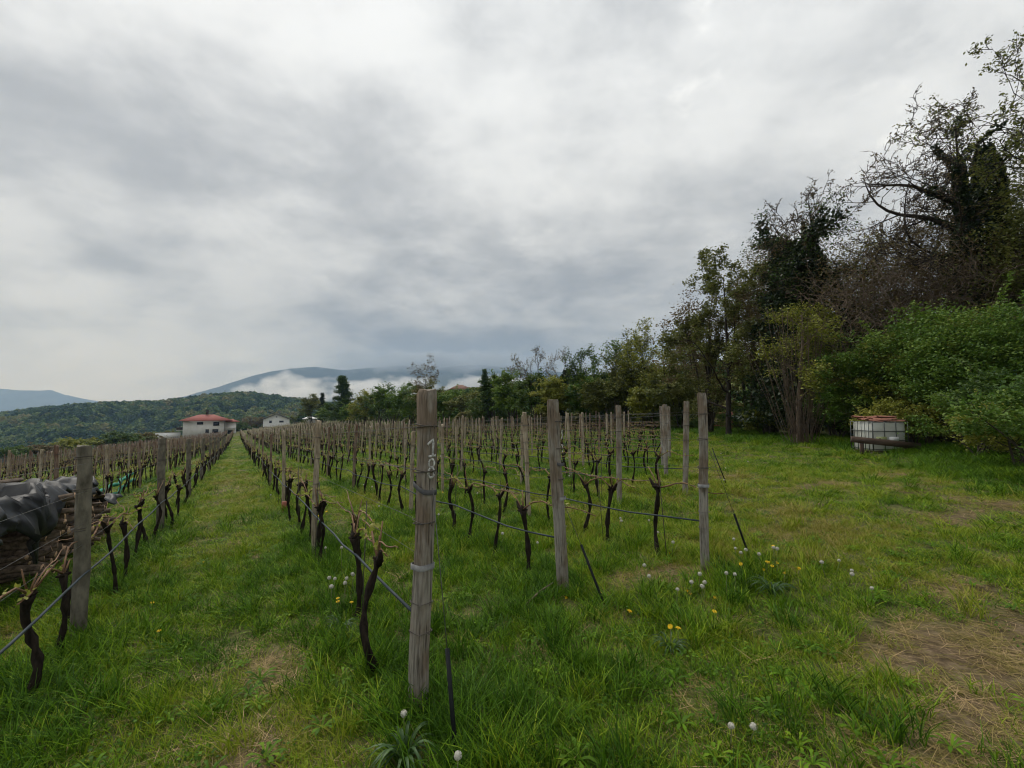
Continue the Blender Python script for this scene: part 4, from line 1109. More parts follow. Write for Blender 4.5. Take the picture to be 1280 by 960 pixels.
def bush(x, y, W, H, label, seed, nleaf, lsize, lmat, cat='shrub', name='shrub', dp=None, group=None, z0=0.0, clumps=None, bark='tbark', hollow=0.55, stemn=9, flat=0.5):
    """dense leafy mass: leaf clumps spread through an uneven volume, on stems"""
    r_ = np.random.default_rng(seed); o = tree_root(name, x, y, label, cat, group)
    dp = dp or W * 0.8
    nc = clumps or int(40 + nleaf / 120)
    # several uneven lobes make up the outline
    nlob = int(r_.integers(8, 13)); lu = rand_unit(r_, nlob); lu[:, 2] = np.abs(lu[:, 2]) * 1.15 - 0.35
    LC = lu * (0.45 + 0.25 * r_.random((nlob, 1))); LR = 0.26 + 0.22 * r_.random(nlob)
    lt = r_.random(nlob)
    li_ = r_.choice(nlob, nc, p=LR ** 2 / (LR ** 2).sum())
    u = rand_unit(r_, nc); rr_ = hollow + (1 - hollow) * r_.random(nc) ** 0.6
    C = (LC[li_] + u * (rr_ * LR[li_] * 1.15)[:, None]) * [W / 2, dp / 2, H / 2] * 1.12 + [0, 0, H / 2 + z0]
    C[:, 2] *= min(H * 0.97 / max(np.quantile(C[:, 2], 0.985), 0.1), 1.4)
    C[:, 0] *= min(W * 0.5 / max(np.quantile(np.abs(C[:, 0]), 0.97), 0.1), 1.3)
    C[:, 2] = np.clip(C[:, 2], 0.12, H * 1.03)
    csz = 0.045 * (W + H) * (0.6 + 0.8 * r_.random(nc))
    ci = r_.integers(0, nc, nleaf)
    off = r_.normal(size=(nleaf, 3)) * [1.0, 1.0, 0.55]
    P = C[ci] + off * csz[ci][:, None] * 0.6
    P[:, 2] = np.maximum(P[:, 2], 0.03)
    tint = np.clip(0.35 * r_.random(nc)[ci] + 0.45 * lt[li_][ci] + 0.35 * r_.random(nleaf) - 0.05, 0, 1)
    m_ = MB(); leaves(m_, P, lsize, r_, tint, flat)
    tr = MB()
    for s_ in range(stemn):
        e = C[r_.integers(0, nc)]; b0 = np.array([r_.normal(0, W * 0.05), r_.normal(0, dp * 0.05), -0.2])
        t = np.linspace(0, 1, 7)[:, None]
        pts = b0 + (e - b0) * t + np.sin(t * 3) * r_.normal(0, W * 0.03, 3) + np.array([0, 0, 1]) * np.sin(t * 3.14) * H * 0.08
        tr.tube(pts, np.linspace(0.012 * H + 0.01, 0.006, 7), 5, False)
        for w in range(5):
            i = r_.integers(2, 6); pp = pts[i]; v = rand_unit(r_, 1)[0] * [1, 1, 0.7] + [0, 0, 0.3]
            tr.tube([pp, pp + v * 0.1 * W, pp + v * 0.18 * W + [0, 0, 0.04 * H]], [0.010, 0.007, 0.004], 3, False)
    for s_ in range(16):
        i = int(r_.integers(0, nc)); c0 = C[i]; v = (c0 - [0, 0, H * 0.4]) / (np.linalg.norm(c0 - [0, 0, H * 0.4]) + 1e-6) + rand_unit(r_, 1)[0] * 0.5 + [0, 0, 0.35]; L = (0.10 + 0.14 * r_.random()) * (W + H) * 0.5
        t = np.linspace(0, 1, 5)[:, None]; pts = c0 + v * L * t + np.array([0, 0, -0.25 * L]) * t ** 2
        tr.tube(pts, np.linspace(0.008, 0.003, 5), 3, False)
        k = max(12, nleaf // 260); tt = r_.random(k); P2 = np.column_stack([np.interp(tt, t[:, 0], pts[:, a_]) for a_ in range(3)]) + r_.normal(0, lsize * 0.9, (k, 3))
        leaves(m_, P2, lsize, r_, np.clip(0.5 + 0.4 * r_.random(k), 0, 1), flat)
    tr.build('trunk', M[bark], o, smooth=True)
    m_.build('crown', M[lmat], o, tint=True)
    return o
def ivy_on(o, pts, rad_, n, r_, size=0.075, R=(0.7, 0.25), t0=0.0, t1=1.0, name='ivy'):
    """ivy coat round a stem"""
    m_ = MB(); t = t0 + (t1 - t0) * r_.random(n)
    f = t * (len(pts) - 1); i = np.minimum(f.astype(int), len(pts) - 2)
    C = pts[i] + (pts[i + 1] - pts[i]) * (f - i)[:, None]
    Rr = R[0] + (R[1] - R[0]) * (t - t0) / (t1 - t0)
    a = r_.random(n) * 6.283
    Rr = Rr * (1 + 0.6 * noise2(a * 1.2, t * 16, 5, 3)) * (0.55 + 0.5 * r_.random(n) ** 0.5)
    P = C + np.column_stack([np.cos(a) * Rr, np.sin(a) * Rr, r_.normal(0, 0.12, n)])
    leaves(m_, P, size, r_, np.clip(r_.normal(0.45, 0.28, n), 0, 1), 0.1, 0.75)
    return m_.build(name, M['lf_ivy'], o, tint=True)
def top_h(px, D, ytop):
    """height above the local ground of something at depth D whose top shows at ytop"""
    v = ray(px, ytop); v = v * (D / v[1]); return v[0], v[1], v[2] - gz(v[0], v[1])

# --- the ivy-clad locust and its neighbours at the meadow's edge
rT = np.random.default_rng(501)
LOC = dict(maxl=4, nch=(11, 7, 6, 3, 0), seg=(0.7, 0.45, 0.3, 0.22, 0.15), wob=(0.03, 0.17, 0.24, 0.30, 0.3), trop=(0.04, 0.03, 0.0, -0.01, 0), tap=0.10, t0=(0.35, 0.25, 0.2, 0.2, 0), ang=(0.95, 0.8, 0.75, 0.7, 0), lr=(0.42, 0.5, 0.48, 0.5, 0), rr=0.5, rmin=0.015)
x, y, H = top_h(1196, 17.0, 70)
o = tree_root('locust_tree', x, y, 'tallest bare-limbed tree with two ivy-clad stems above the bushes')
out1, out2 = [], []
grow(rT, (0, 0, -0.3), (0.01, 0, 1), H * 0.82, 0.24, 0, LOC, out1)
grow(rT, (0.55, 0.3, -0.3), (0.04, 0.0, 1), H * 0.80, 0.22, 0, LOC, out2)
grow(rT, (-0.2, 0.0, H * 0.52), (-0.8, -0.1, 0.62), 4.6, 0.11, 1, LOC, out1)
grow(rT, (-0.2, 0.0, H * 0.60), (-0.95, 0.1, 0.40), 4.2, 0.10, 1, LOC, out1)
grow(rT, (-0.2, 0.0, H * 0.45), (-1, 0.0, 0.25), 3.6, 0.09, 1, LOC, out1)
woody(out1 + out2).build('trunk', M['dbark'], o, smooth=True)
iv = ivy_on(o, out1[0][0], None, 11000, rT, 0.065, (1.2, 0.12), 0.0, 0.88)
ivy_on(o, out2[0][0], None, 19000, rT, 0.07, (1.75, 0.22), 0.0, 0.97)
li = [b_ for b_ in out1 + out2 if b_[2] == 1]
P = along([(b_[0][:4], None, 1) for b_ in li], (1,), 3600, rT, 0.09)
m_ = MB(); leaves(m_, P, 0.065, rT, rT.random(len(P)), 0.1, 0.75); m_.build('limb_ivy', M['lf_ivy'], o, tint=True)
P = along(out1 + out2, (3, 4), 7000, rT, 0.035); m_ = MB(); leaves(m_, P, 0.044, rT, np.clip(rT.normal(0.35, 0.25, len(P)), 0, 1)); m_.build('crown', M['lf_brown'], o, tint=True)
# second, shorter ivy pole
x, y, H = top_h(1045, 19.5, 246)
o = tree_root('ivy_snag', x, y, 'slanting ivy-wrapped snag with bare branches, between the dark tree and tall locust')
out1 = []
q = dict(LOC); q.update(nch=(6, 5, 5, 2, 0), t0=(0.55, 0.25, 0.2, 0.2, 0))
grow(rT, (1.7, 0, -0.3), (-0.26, 0, 1), H * 1.0, 0.2, 0, q, out1)
for (zz, dx, L) in ((0.80, -1.0, 3.2), (0.72, -0.9, 2.6), (0.62, 1.0, 3.4), (0.88, -0.5, 2.4), (0.66, 0.8, 3.0)):
    i = int(zz * (len(out1[0][0]) - 1)); grow(rT, out1[0][0][i], (dx, rT.normal(0, 0.3), 0.75), L, 0.06, 1, q, out1)
woody(out1).build('trunk', M['dbark'], o, smooth=True)
ivy_on(o, out1[0][0], None, 9000, rT, 0.07, (1.6, 0.03), 0.0, 0.98)
P = along(out1, (3, 4), 4500, rT, 0.025); m_ = MB(); leaves(m_, P, 0.036, rT, rT.random(len(P)) * 0.7); m_.build('crown', M['lf_brown'], o, tint=True)
# tree reaching in from beyond the frame
x, y, H = top_h(1345, 14.0, 30)
q = dict(LOC); q.update(bias=(-0.75, -0.1, 0.0), nch=(9, 5, 5, 3, 0), t0=(0.5, 0.2, 0.2, 0.2, 0))
sparse_tree(x, y, H * 0.95, 'tree whose bare boughs reach in over the locust from the picture edge', 511, 5500, 0.05, 'lf_olive', 'dbark', 0.22, (-0.02, 0), q, spread=0.08)
x, y, H = top_h(1292, 15.5, 215)
bush(x, y, 3.4, H, 'yellowish leafy tree rising behind the bright shrubs at the picture edge', 512, 9000, 0.06, 'lf_olive', 'tree', 'tree', clumps=120, hollow=0.3)
# dark ivy-smothered tree
x, y, H = top_h(985, 21.0, 288)
o = tree_root('ivy_tree', x, y, 'dark ivy-smothered tree with a ragged top behind the hanging climbers')
out1 = []
grow(rT, (0, 0, -0.3), (0.02, 0, 1), H * 0.97, 0.22, 0, q | dict(bias=(0, 0, 0.2)), out1)
grow(rT, (0.8, 0, -0.3), (0.12, 0, 1), H * 0.85, 0.18, 0, q | dict(bias=(0, 0, 0.2)), out1)
woody(out1).build('trunk', M['dbark'], o, smooth=True)
st = [b_ for b_ in out1 if b_[2] == 0]
P = along(out1, (1,), 6500, rT, 0.16)
m_ = MB(); leaves(m_, P, 0.08, rT, rT.random(len(P)), 0.1, 0.75); m_.build('limb_ivy', M['lf_ivy'], o, tint=True)
ivy_on(o, st[0][0], None, 11000, rT, 0.085, (2.2, 0.35), 0.1, 1.0)
ivy_on(o, st[1][0], None, 9000, rT, 0.085, (2.1, 0.35), 0.1, 1.0)
P = along(out1, (2, 3, 4), 6000, rT, 0.12); m_ = MB(); leaves(m_, P, 0.05, rT, rT.random(len(P))); m_.build('crown', M['lf_dark'], o, tint=True)
# thin-leaved tree at the end of the wood
x, y, H = top_h(905, 24.0, 322)
sparse_tree(x, y, H * 0.97, 'thin-leaved tree with a spreading twiggy crown at the end of the wood', 521, 26000, 0.065, 'lf_olive', 'dbark', 0.16, (-0.03, 0), dict(LOC, nch=(12, 6, 5, 3, 0), lr=(0.46, 0.5, 0.48, 0.5, 0), t0=(0.18, 0.2, 0.2, 0.2, 0)), spread=0.10)
x, y, H = top_h(878, 27.0, 372)
bush(x, y, 4.2, H, 'rusty brown budding tree beside the thin-leaved tree', 522, 8000, 0.075, 'lf_brown', 'tree', 'tree', clumps=90, hollow=0.25)
# tree draped in dry hanging climbers
x, y, H = top_h(992, 17.5, 375)
o, out1 = sparse_tree(x, y, H, 'small tree draped in pale dry climber stems', 523, 6500, 0.05, 'lf_yel', 'dryvine', 0.13, (0.02, 0), dict(nch=(10, 7, 5, 0), t0=(0.35, 0.2, 0.15, 0), lr=(0.36, 0.5, 0.45, 0)), spread=0.12)
cm = MB()
for q_ in range(70):
    a0 = rT.normal(0, 0.35, 2); zt = H * (0.45 + 0.5 * rT.random()); t = np.linspace(0, 1, 8)
    cm.tube(np.column_stack([a0[0] * (0.6 + 1.5 * t) + 0.08 * np.sin(t * 6 + q_), a0[1] * (0.6 + 1.5 * t) - 0.2, 0.05 + zt * t]), 0.011, 3, False)
cm.build('climber', M['dryvine'], o, smooth=True)
# tangle of dry brown brambles over the shrubs
def tangle(x, y, W, H, label, seed, n, z0):
    r_ = np.random.default_rng(seed); o = tree_root('bramble_thicket', x, y, label, 'thicket')
    m_ = MB(); lv = MB()
    for q_ in range(n):
        p0 = np.array([r_.uniform(-W/2, W/2), r_.normal(0, 0.9), z0 * r_.random() ** 0.5])
        dr = np.array([r_.normal(0, 1), r_.normal(0, 0.5), 1.0 + r_.random()]); L = 0.6 + H * r_.random(); t = np.linspace(0, 1, 7)[:, None]
        p = p0 + dr / np.linalg.norm(dr) * L * t + np.array([0, 0, -0.45 * L]) * t ** 2 + r_.normal(0, 0.05, (7, 3))
        m_.tube(p, np.linspace(0.014, 0.006, 7), 3, False)
        for w in range(3):
            i = r_.integers(2, 7); v = rand_unit(r_, 1)[0]; m_.tube([p[i], p[i] + v * 0.25, p[i] + v * 0.4 + [0, 0, -0.05]], [0.008, 0.006, 0.004], 3, False)
    P = np.column_stack([r_.uniform(-W/2, W/2, 9000), r_.normal(0, 0.8, 9000), z0 * 0.1 + (z0 * 0.9 + H * 0.55) * r_.random(9000) ** 0.7])
    leaves(lv, P, 0.045, r_, r_.random(9000))
    m_.build('stem', M['dryvine'], o, smooth=True); lv.build('foliage', M['lf_brown'], o, tint=True)
    return o
x, y, H = top_h(1110, 17.4, 318)
tangle(x, y, 5.5, 2.2, 'brown tangled bramble thicket climbing behind the bright green shrubs', 531, 520, H - 1.2)
x, y, H = top_h(1225, 16.6, 305)
tangle(x, y, 4.5, 2.0, 'brown leafless thicket below the tall ivy-clad locust', 532, 450, H - 1.1)
# bright green shrubs
SH = [(1090, 16.0, 425, 3.4, 'lf_green', 'rounded bright green shrub directly behind the water tank', 14000, 0.058),
      (1165, 14.6, 392, 4.2, 'lf_green', 'large bright green shrub next to the water tank', 19000, 0.058),
      (1250, 12.8, 378, 4.0, 'lf_green', 'large bright green shrub filling the picture edge', 20000, 0.055),
      (1128, 15.2, 418, 2.6, 'lf_yel', 'yellow-green shrub between the two larger bright shrubs', 8000, 0.05),
      (1212, 13.6, 402, 2.6, 'lf_yel', 'yellow-tinged shrub in front of the tall bright shrubs', 8000, 0.05),
      (1140, 13.8, 500, 2.4, 'lf_yel', 'low yellowish shrub whose sprays hang beside the water tank', 6000, 0.045),
      (1215, 11.6, 490, 2.6, 'lf_green', 'low leafy shrub spilling onto the meadow edge', 9000, 0.05),
      (1300, 10.2, 455, 2.8, 'lf_dark', 'dark shrub at the very edge of the picture', 9000, 0.055),
      (1312, 7.5, 470, 2.2, 'lf_green', 'leafy green shrub coming nearest down the picture edge', 8000, 0.045),
      (1268, 9.2, 505, 2.2, 'lf_yel', 'low yellow-green bush in front of the big edge shrub', 6000, 0.042),
      (1420, 9.6, 430, 3.4, 'lf_green', 'green shrub just beyond the picture edge', 7000, 0.055),
      (1045, 18.5, 455, 2.6, 'lf_dark', 'dark shrub between the draped tree and the water tank', 8000, 0.06),
      (958, 22.5, 512, 2.4, 'lf_yel', 'low rounded bush at the foot of the dark ivy-smothered tree', 6000, 0.05),
      (930, 26.0, 505, 2.6, 'lf_green', 'small green bush next to the red field gate', 4000, 0.06),
      (1020, 22.5, 400, 4.0, 'lf_dark', 'dark understorey shrub in the shade of the wood', 9000, 0.07),
      (1100, 21.0, 370, 5.5, 'lf_dark', 'dark leafy thicket deep in the wood behind the brambles', 12000, 0.07),
      (1190, 19.5, 345, 5.5, 'lf_dark', 'dark leafy thicket at the foot of the tall locust', 12000, 0.07),
      (1290, 18.0, 330, 5.5, 'lf_dark', 'dark leafy thicket behind the bright shrubs at the picture edge', 9000, 0.07),
      (938, 26.0, 345, 4.2, 'lf_olive', 'dark shrub under the thin-leaved tree', 8000, 0.075),
      (958, 24.0, 312, 3.4, 'lf_brown', 'brown budding crown beside the dark ivy-smothered tree', 10000, 0.06),
      (1000, 22.0, 300, 3.6, 'lf_brown', 'brownish tangled tree crown between dark ivy tree and snag', 10000, 0.06),
      (1062, 21.5, 300, 4.2, 'lf_olive', 'olive tangled crown at the foot of the slanting snag', 12000, 0.06),
      (1120, 20.5, 290, 4.6, 'lf_brown', 'brown tangled crown between snag and tall locust', 13000, 0.06),
      (1180, 19.0, 262, 4.4, 'lf_brown', 'brown leafy tangle round the stems of the tall locust', 13000, 0.055),
      (1250, 18.0, 225, 4.4, 'lf_olive', 'olive leafy tangle beyond the tall locust stems', 13000, 0.055),
      (1292, 16.5, 165, 3.4, 'lf_olive', 'pale olive tree crown cut by the picture edge', 9000, 0.055)]
for q_, (px, D, yt, W, mt, lab, n, ls) in enumerate(SH):
    x, y, H = top_h(px, D, yt)
    bush(x, y, W, max(H, 0.6), lab, 540 + q_, int(n * 1.35), ls * 0.82, mt, dp=W * 0.75, stemn=7, group='shrubs along the meadow edge')
# --- the row of trees behind the vineyard
TL = [ # px, depth, ytop, width m, type, leaf, n, size, label
 (862, 34, 408, 3.2, 'sp', 'lf_olive', 3200, 0.085, 'slender olive-leaved tree next to the rusty budding tree'),
 (838, 36, 412, 3.0, 'sp', 'lf_yel', 3200, 0.09, 'slender yellow-green tree, tallest of the young thicket'),
 (815, 37, 414, 3.0, 'sp', 'lf_yel', 3200, 0.09, 'slender yellow-green tree second along the young thicket'),
 (793, 38, 412, 3.0, 'sp', 'lf_yel', 3000, 0.09, 'slender yellow-green tree third along the young thicket'),
 (772, 39, 420, 3.0, 'sp', 'lf_olive', 3000, 0.09, 'thin twiggy tree at the end of the young thicket'),
 (745, 41, 428, 2.6, 'sp', 'lf_green', 3600, 0.095, 'dark upright tree standing clear of the young thicket'),
 (728, 42, 440, 2.4, 'sp', 'lf_dark', 3000, 0.095, 'dark upright tree beside the ivy-clad pole tree'),
 (699, 44, 444, 1.6, 'iv', 'lf_ivy', 2600, 0.10, 'ivy-clad pole tree with a bare forked top'),
 (676, 46, 440, 2.6, 'ba', 'lf_brown', 500, 0.09, 'bare twiggy tree above the round green bush'),
 (850, 34, 462, 5.0, 'bu', 'lf_olive', 6000, 0.10, 'olive bush under the slender trees, next to the wood'),
 (805, 36, 468, 5.0, 'bu', 'lf_yel', 6000, 0.10, 'yellow-green bush under the slender trees'),
 (765, 38, 470, 4.6, 'bu', 'lf_olive', 6000, 0.10, 'broad olive bush at the end of the slender trees'),
 (725, 41, 484, 4.2, 'bu', 'lf_green', 5000, 0.11, 'mid green bush beside the dark upright trees'),
 (694, 42, 474, 3.2, 'bu', 'lf_yel', 5200, 0.10, 'round yellow-green bush above the leaning end post'),
 (668, 46, 470, 3.6, 'bu', 'lf_dark', 4600, 0.11, 'dark rounded tree beside the round yellow-green bush'),
 (640, 50, 466, 4.0, 'bu', 'lf_green', 4600, 0.12, 'dark green tree behind the middle of the vineyard'),
 (615, 54, 470, 4.0, 'bu', 'lf_dark', 4400, 0.12, 'dark tree beside the hidden house roof'),
 (606, 54, 461, 3.0, 'co', 'lf_dark', 3000, 0.11, 'small pointed conifer rising from the dark trees'),
 (645, 52, 452, 2.6, 'ba', 'lf_brown', 500, 0.10, 'bare grey tree standing over the dark green tree'),
 (585, 60, 492, 5.0, 'bu', 'lf_olive', 4200, 0.13, 'brownish hedge bush below the hidden house'),
 (560, 64, 490, 5.0, 'bu', 'lf_green', 4200, 0.13, 'green hedge bush below the bank wall'),
 (540, 66, 478, 5.0, 'bu', 'lf_olive', 4200, 0.13, 'olive tree right behind the post painted 18'),
 (530, 66, 459, 4.2, 'ba', 'lf_brown', 900, 0.12, 'round bare-branched tree poking up behind the 18 post'),
 (512, 70, 482, 5.5, 'bu', 'lf_green', 4200, 0.14, 'leafy tree just beside the post painted 18'),
 (492, 76, 483, 5.5, 'bu', 'lf_green', 4200, 0.15, 'green tree in the middle of the far tree row'),
 (475, 82, 490, 5.0, 'bu', 'lf_dark', 3600, 0.15, 'dark low tree in the far tree row'),
 (455, 88, 491, 5.6, 'bu', 'lf_yel', 4600, 0.16, 'bright yellow-green tree next to the dark pine'),
 (428, 106, 470, 9.5, 'co', 'lf_dark', 8000, 0.22, 'tall dark pine standing out of the far tree row'),
 (403, 115, 491, 4.0, 'co', 'lf_ivy', 3400, 0.18, 'narrow dark cypress beside the tall pine'),
 (392, 125, 495, 6.0, 'bu', 'lf_olive', 3600, 0.20, 'pale leafy tree at the end of the far tree row'),
 (415, 112, 508, 6.0, 'bu', 'lf_green', 3000, 0.19, 'green bush under the tall pine'),
 (440, 100, 506, 5.0, 'bu', 'lf_green', 3000, 0.18, 'green bush between pine and yellow-green tree'),
]
def conifer(x, y, H, W, label, seed, n, ls, mt, group):
    r_ = np.random.default_rng(seed); o = tree_root('conifer', x, y, label, 'tree', group)
    tr = MB().tube([[0, 0, -0.2], [0, 0, H * 0.5], [0, 0, H]], [H * 0.02, H * 0.012, 0.01], 6)
    P = []
    nb = 70
    for q_ in range(nb):
        f = 0.10 + 0.88 * (q_ + r_.random()) / nb; L = W / 2 * ((1 - f) ** 0.95 + 0.03) * (0.55 + 0.75 * r_.random()); a = r_.random() * 6.283
        e = np.array([math.cos(a) * L, math.sin(a) * L, L * 0.05]); b0 = np.array([0, 0, f * H])
        tr.tube([b0, b0 + e * 0.5 - [0, 0, 0.06 * L], b0 + e], [0.03, 0.02, 0.008], 3, False)
        k = n // nb; t = r_.random(k) ** 0.6
        P.append(b0 + e * t[:, None] + r_.normal(0, 0.05 * W, (k, 3)) * [0.8, 0.8, 0.45])
    P = np.concatenate(P); m_ = MB(); leaves(m_, P, ls, r_, np.clip(r_.normal(0.4, 0.25, len(P)), 0, 1), 0.3, 0.4)
    tr.build('trunk', M['tbark'], o, smooth=True); m_.build('crown', M[mt], o, tint=True)
G_ = 'trees in the row behind the vineyard'
for q_, (px, D, yt, W, ty_, mt, n, ls, lab) in enumerate(TL):
    x, y, H = top_h(px, D, yt); n = int(n * 1.5)
    if ty_ == 'bu': bush(x, y, W, H, lab, 700 + q_, n, ls, mt, 'tree' if 'bush' not in lab else 'bush', 'tree' if 'bush' not in lab else 'bush', group=G_, clumps=70, hollow=0.4, stemn=6)
    elif ty_ == 'sp': sparse_tree(x, y, H, lab, 700 + q_, n, ls, mt, 'dbark', 0.07, (0, 0), dict(nch=(9, 5, 4, 0), ang=(0.55, 0.6, 0.6, 0), lr=(0.36, 0.5, 0.5, 0), rmin=0.012, t0=(0.2, 0.2, 0.2, 0)), stems=3, spread=0.16, group=G_)
    elif ty_ == 'ba': sparse_tree(x, y, H, lab, 700 + q_, n, ls, mt, 'dbark', 0.09, (0, 0), dict(nch=(11, 7, 5, 0), ang=(0.65, 0.6, 0.6, 0), lr=(0.42, 0.5, 0.5, 0), rmin=0.014, t0=(0.3, 0.2, 0.2, 0)), stems=1, spread=0.15, group=G_)
    elif ty_ == 'co': conifer(x, y, H, W, lab, 700 + q_, n, ls, mt, G_)
    else:
        r_ = np.random.default_rng(700 + q_)
        o, out1 = sparse_tree(x, y, H, lab, 700 + q_, 200, 0.08, 'lf_brown', 'dbark', 0.10, (0, 0), dict(nch=(5, 5, 4, 0), t0=(0.7, 0.2, 0.2, 0), rmin=0.014), group=G_)
        ivy_on(o, out1[0][0], None, n, r_, 0.10, (0.9, 0.3), 0.1, 0.9)
# --- single trees below the vineyard, downhill
LT = [(95, 105, 555, 9, 'lf_yel', 'round yellow-green tree below the vineyard edge'), (70, 110, 561, 7, 'lf_olive', 'small olive tree beside the round yellow-green tree'),
      (152, 118, 540, 9, 'lf_dark', 'dark broad tree below the vineyard, left of the farmhouse terrace'), (135, 125, 547, 8, 'lf_dark', 'dark tree leaning on the broad dark tree'),
      (172, 125, 546, 7, 'lf_olive', 'olive tree between broad dark tree and farmhouse'), (187, 128, 543, 7, 'lf_brown', 'brown budding tree near the farmhouse terrace'),
      (50, 100, 563, 8, 'lf_brown', 'brown bush on the slope below the vineyard'), (20, 96, 560, 9, 'lf_dark', 'dark tree at the picture edge below the vineyard'),
      (118, 115, 556, 6, 'lf_olive', 'pale bush beneath the dark broad tree'), (212, 165, 541, 6, 'lf_olive', 'small bush by the terrace wall'),
      (298, 190, 527, 7, 'lf_dark', 'dark tree beside the farmhouse wing'), (312, 235, 521, 10, 'lf_brown', 'brown leafless grove between the two houses'), (325, 240, 522, 9, 'lf_brown', 'brown tree just beside the barn'), (285, 225, 522, 8, 'lf_olive', 'olive tree behind the farmhouse'), (372, 250, 520, 9, 'lf_olive', 'olive tree behind the barn end')]
for q_, (px, D, yt, W, mt, lab) in enumerate(LT):
    x, y, H = top_h(px, D, yt)
    bush(x, y, W, max(H, 3.0), lab, 800 + q_, 2600, 0.24, mt, 'bush' if 'bush' in lab else 'tree', 'bush' if 'bush' in lab else 'tree', group='trees below the vineyard', clumps=60, hollow=0.45, stemn=5)

# ------------------------------------------------------------------ far woods on the hill (one mass)
def crown_lump(seed):
    r_ = np.random.default_rng(seed); m_ = MB()
    n = 260; u = rand_unit(r_, n); u[:, 2] = np.abs(u[:, 2])
    P = u * [0.5, 0.5, 0.75] * (0.75 + 0.3 * r_.random(n))[:, None] + [0, 0, 0.2]
    leaves(m_, P, 0.105, r_, r_.random(n), 0.4, 0.8)
    a = np.linspace(0, 6.283, 7)[:-1]
    ring = lambda r, z: np.column_stack([r * np.cos(a), r * np.sin(a), np.full(6, z)])
    V = np.concatenate([ring(0.2, -0.1), ring(0.42, 0.2), ring(0.36, 0.6), ring(0.1, 0.85)]); i = np.arange(3)[:, None] * 6; j = np.arange(6)[None, :]; jn = (j + 1) % 6
    m_.add(V, np.stack([i + j, i + jn, i + 6 + jn, i + 6 + j], -1).reshape(-1, 4), 0.2)
    return m_
M['lf_far'] = leaf_mat('far_wood_leaves', [(0.022, 0.055, 0.016), (0.060, 0.115, 0.028), (0.135, 0.190, 0.045), (0.21, 0.20, 0.07)], 0.2, 0.8, 'tint', True)
def instancer(name, protos, P, rot, scl, idx, tint, label, cat=None):
    """one object that carries many small copies (geometry nodes)"""
    pc = bpy.data.collections.new(name + '_shapes')
    for o in protos: pc.objects.link(o)
    me = bpy.data.meshes.new(name); me.vertices.add(len(P)); me.vertices.foreach_set('co', np.asarray(P, np.float32).ravel())
    for nm, tp, arr in (('rot', 'FLOAT_VECTOR', rot), ('scl', 'FLOAT_VECTOR', scl), ('idx', 'INT', idx), ('tint', 'FLOAT', tint)):
        a_ = me.attributes.new(nm, tp, 'POINT')
        a_.data.foreach_set('vector' if tp == 'FLOAT_VECTOR' else 'value', np.asarray(arr, np.int32 if tp == 'INT' else np.float32).ravel())
    o = bpy.data.objects.new(name, me); COL.objects.link(o)
    ng = bpy.data.node_groups.new(name + '_scatter', 'GeometryNodeTree')
    ng.interface.new_socket('Geometry', in_out='INPUT', socket_type='NodeSocketGeometry'); ng.interface.new_socket('Geometry', in_out='OUTPUT', socket_type='NodeSocketGeometry')
    gi = ng.nodes.new('NodeGroupInput'); go = ng.nodes.new('NodeGroupOutput')
    ci = ng.nodes.new('GeometryNodeCollectionInfo'); ci.inputs['Collection'].default_value = pc; ci.inputs['Separate Children'].default_value = True; ci.inputs['Reset Children'].default_value = True
    ip = ng.nodes.new('GeometryNodeInstanceOnPoints'); ip.inputs['Pick Instance'].default_value = True
    def na_(n_, t_):
        q = ng.nodes.new('GeometryNodeInputNamedAttribute'); q.data_type = t_; q.inputs['Name'].default_value = n_; return q.outputs['Attribute']
    L = ng.links.new
    L(gi.outputs[0], ip.inputs['Points']); L(ci.outputs[0], ip.inputs['Instance']); L(na_('idx', 'INT'), ip.inputs['Instance Index'])
    L(na_('rot', 'FLOAT_VECTOR'), ip.inputs['Rotation']); L(na_('scl', 'FLOAT_VECTOR'), ip.inputs['Scale']); L(ip.outputs[0], go.inputs[0])
    md = o.modifiers.new('scatter', 'NODES'); md.node_group = ng
    tag(o, label, cat, kind='stuff')
    return o
def proto(name, mb_, mat, tint=True, smooth=False):
    return bpy.data.objects.new(name, mb_.mesh(name, mat, smooth, tint))
rf_ = np.random.default_rng(91)
N = 26000
D_ = rf_.uniform(215, 860, N); pxr = rf_.uniform(-160, 470, N)
X = (pxr - 640) / FPX * D_; Y = D_
dd, nn = rc(X, Y); Rr = np.hypot(X, Y)
ok = ((nn < -34) | (Rr > 275)) & (rf_.random(N) < D_ / 700)
fld = noise2(X / 70, Y / 70, 71, 3)
ok &= (fld < 1.15)
X, Y = X[ok], Y[ok]
S = (6 + 7 * rf_.random(len(X)) ** 1.5) * np.clip(Y / 480, 0.55, 1.1)
P = np.column_stack([X, Y, ground_z(X, Y) - 0.3])
tn = np.clip(0.45 + 0.45 * noise2(X / 45, Y / 45, 72, 3) + 0.27 * rf_.normal(size=len(X)), 0, 1)
instancer('forest', [proto('far_tree', crown_lump(60 + i), M['lf_far']) for i in range(5)], P, np.column_stack([0 * X, 0 * X, rf_.random(len(X)) * 6.28]), np.column_stack([S, S, S * (0.8 + 0.4 * rf_.random(len(X)))]), rf_.integers(0, 5, len(X)), tn, 'mixed green woods covering the far hill')
